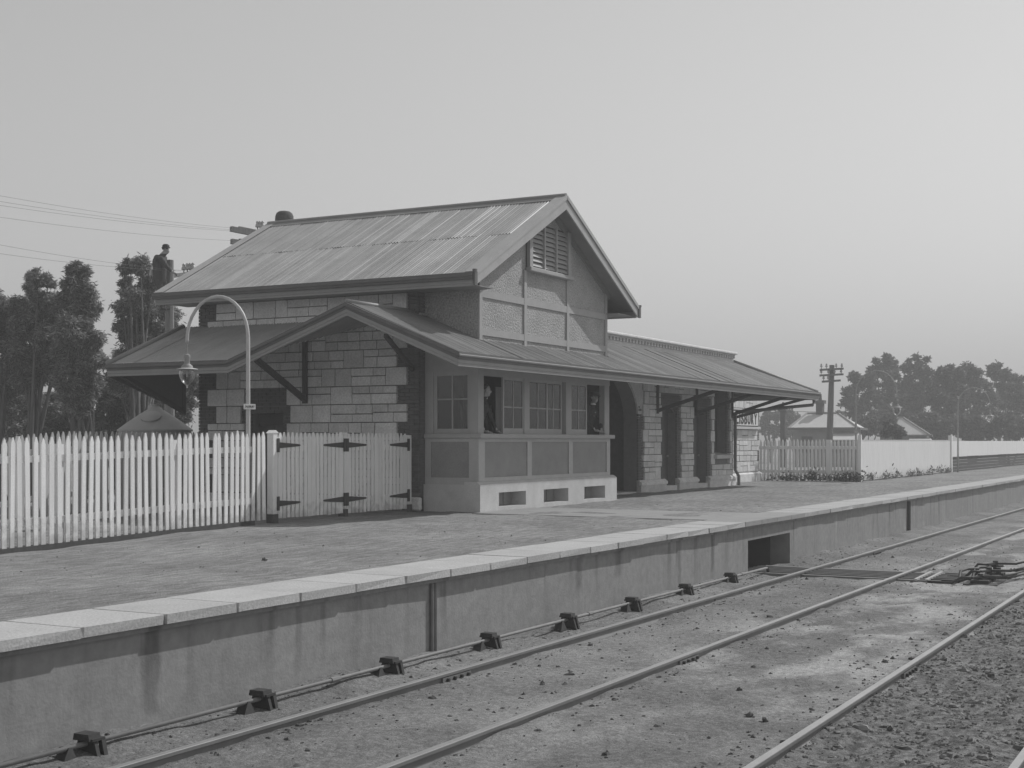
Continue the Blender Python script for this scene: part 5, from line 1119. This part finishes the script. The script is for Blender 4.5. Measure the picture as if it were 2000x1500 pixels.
# first man: looks along the platform from the open sash near the corner, both hands on the sill
def window_man(px, fdir, lab, lean, hands, capped, buttons, elbow_out):
    zsh = 2.26; hx = Vector(px); g = thing('person', (hx.x, hx.y + lean, FL), lab, 'person', None)
    hip = Vector((hx.x, hx.y + lean + .04, 1.70)); ch_ = Vector((hx.x, hx.y + lean * .45, 2.08)); nk = Vector((hx.x, hx.y + .02, 2.36)); hc = Vector((hx.x, hx.y - .02, 2.50))
    pr = [('c', hip, .155, hip.lerp(ch_, .6), .165), ('c', hip.lerp(ch_, .6), .165, ch_ + Vector((0, 0, .08)), .165), ('c', ch_ + Vector((-.12, 0, .06)), .125, ch_ + Vector((.12, 0, .06)), .125), ('c', ch_ + Vector((-.17, .0, .17)), .075, ch_ + Vector((.17, 0, .17)), .075), ('c', ch_ + Vector((0, 0, .18)), .08, nk, .06)]
    for s_ in (-1, 1):
        pr.append(('c', hip + Vector((s_ * .09, .02, -.05)), .105, Vector((hip.x + s_ * .10, hip.y + .02, FL + .48)), .068)); pr.append(('c', (hip.x + s_ * .10, hip.y + .02, FL + .48), .066, (hip.x + s_ * .11, hip.y + .06, FL + .09), .045)); pr.append(('c', (hip.x + s_ * .11, hip.y + .08, FL + .05), .045, (hip.x + s_ * .12, hip.y - .12, FL + .035), .035))
    for s_, (hp, eo) in zip((-1, 1), zip(hands, elbow_out)):
        sh = ch_ + Vector((s_ * .20, 0, .155)); hp = Vector(hp); elb = sh.lerp(hp, .5) + Vector(eo); wr = hp
        pr.append(('c', sh, .068, elb, .052)); pr.append(('c', elb, .052, wr + (elb - wr).normalized() * .06, .036)); 
        hd = Vector((-s_ * .35, -.9, -.12)); hand(pr, wr, hd, Vector((-s_, -.3, 0)), (0, 0, 1))
    hp_all = [Vector(h) for h in hands]; head(pr, hc, fdir)
    def zone(c):
        if c.z > nk.z + .015: return 1
        if any((c - (h + Vector((0, -.07, 0)))).length < .125 and c.y < h.y + .02 for h in hp_all): return 1
        return 0
    me = body_mesh('body', pr, .0085, zone, ['cloth', 'skin']); bo = bpy.data.objects.new('body', me); C.objects.link(bo); place(bo, (0, 0, 0), g); eyes(g, hc, fdir)
    if capped: cap(g, hc, fdir)
    b = MB(); b.lathe([(.096, .02), (.1, .06), (.085, .105), (.04, .128), (0, .132)], hc + Vector((0, .012, .0)) - Vector(fdir) * .012, 16); b.build('hair', 'hair', g, smooth=True)
    if buttons:
        for k in range(5): b = MB(); b.ball(ch_.lerp(hip, k * .22) + Vector((-.03, -.163, .06)), .012, 8); b.build('button', 'button', g)
    b = MB(); b.lathe([(.068, 0), (.072, .02), (.064, .045)], nk + Vector((0, .0, -.035)), 14); b.build('collar', 'signwhite', g)
    return g
window_man((25.08, 14.20, 0), (.55, -.85, -.05), 'man in dark coat leaning out of the open sash nearest the bay corner', .26, [(24.86, 14.08, 1.645), (25.34, 14.06, 1.645)], False, False, [(-.05, .06, -.05), (.10, .04, -.04)])
window_man((30.36, 14.16, 0), (-.35, -.93, -.08), 'man in dark buttoned uniform and cap standing at the open sash nearest the arch', .24, [(30.16, 14.02, 1.70), (30.46, 14.02, 1.68)], True, True, [(-.16, .04, -.05), (.26, .0, -.02)])
# lineman on the pole
fc = at(314, 575, 39.6); gl = thing('person', at(314, 592, 39.6), 'lineman in dark clothes and hat standing high on the telegraph pole', 'person')
K = 39.6 / FPX
def LPt(x, y, d=0.0): return at(x, y, 39.6 + d)
pr = [('c', LPt(313, 550), .19, LPt(312, 530), .20), ('c', LPt(312, 530), .20, LPt(312, 512), .215), ('c', LPt(308, 508, -.12), .13, LPt(318, 508, .14), .13), ('c', LPt(307, 504, -.2), .10, LPt(320, 505, .2), .10), ('c', LPt(317, 500), .09, LPt(321, 493), .062)]
hcL = LPt(324, 486.5); fL = (LPt(340, 497) - LPt(324, 487)).normalized(); head(pr, hcL, fL)
for s_ in (-1, 1):
    kn = LPt(317 + s_ * 3, 575, s_ * .12); pr += [('c', LPt(313 + s_ * 2, 550, s_ * .09), .115, kn, .075), ('c', kn, .072, LPt(318 + s_ * 2, 600, s_ * .10), .048), ('c', LPt(318 + s_ * 2, 602, s_ * .10), .048, LPt(325 + s_ * 2, 604, s_ * .1), .038)]
    el_ = LPt(325, 520, s_ * .26); wr_ = LPt(336, 531, s_ * .10); pr += [('c', LPt(315, 506, s_ * .22), .08, el_, .062), ('c', el_, .06, wr_, .04)]; hand(pr, wr_, (LPt(342, 534) - LPt(336, 531)), Vector((0, 0, 1)), (0, 0, 1))
hz_ = LPt(322, 496).z
wrL = LPt(338, 532)
me = body_mesh('body', pr, .012, lambda c: 1 if (c.z > hz_ or (c - wrL).length < .16) else 0, ['cloth2', 'skin']); bo = bpy.data.objects.new('body', me); C.objects.link(bo); place(bo, (0, 0, 0), gl); eyes(gl, hcL, fL)
b = MB(); b.lathe([(.125, .035), (.128, .045), (.106, .055), (.10, .11), (.06, .14), (0, .145)], hcL, 18); o = b.build('hat', 'hair', gl, smooth=R(50))
b = MB(); b.lathe([(.098, -.02), (.102, .04), (.09, .06)], hcL - fL * .015, 14); b.build('hair', 'hair', gl)
b = MB(); b.tube([LPt(318 - 6, 605, 0), LPt(332, 604, 0)], .025, 6); b.build('climbing_step', 'iron', pl)
# lever frame inside the cabin
lfm = thing('lever_frame', (27.5, 15.2, FL), 'row of dim signal levers inside the cabin behind the windows', 'levers')
b = MB(); b.box(25.6, 29.6, 14.9, 15.3, FL, FL + .35); b.build('frame', 'door', lfm)
for k in range(14): xx = 25.8 + k * .27; b = MB(); b.bar((xx, 15.1, FL + .3), (xx, 15.2, FL + 1.25), .03, .05); b.tube([(xx, 15.2, FL + 1.2), (xx, 15.22, FL + 1.42)], .016, 6); b.build('lever', 'sash', lfm)
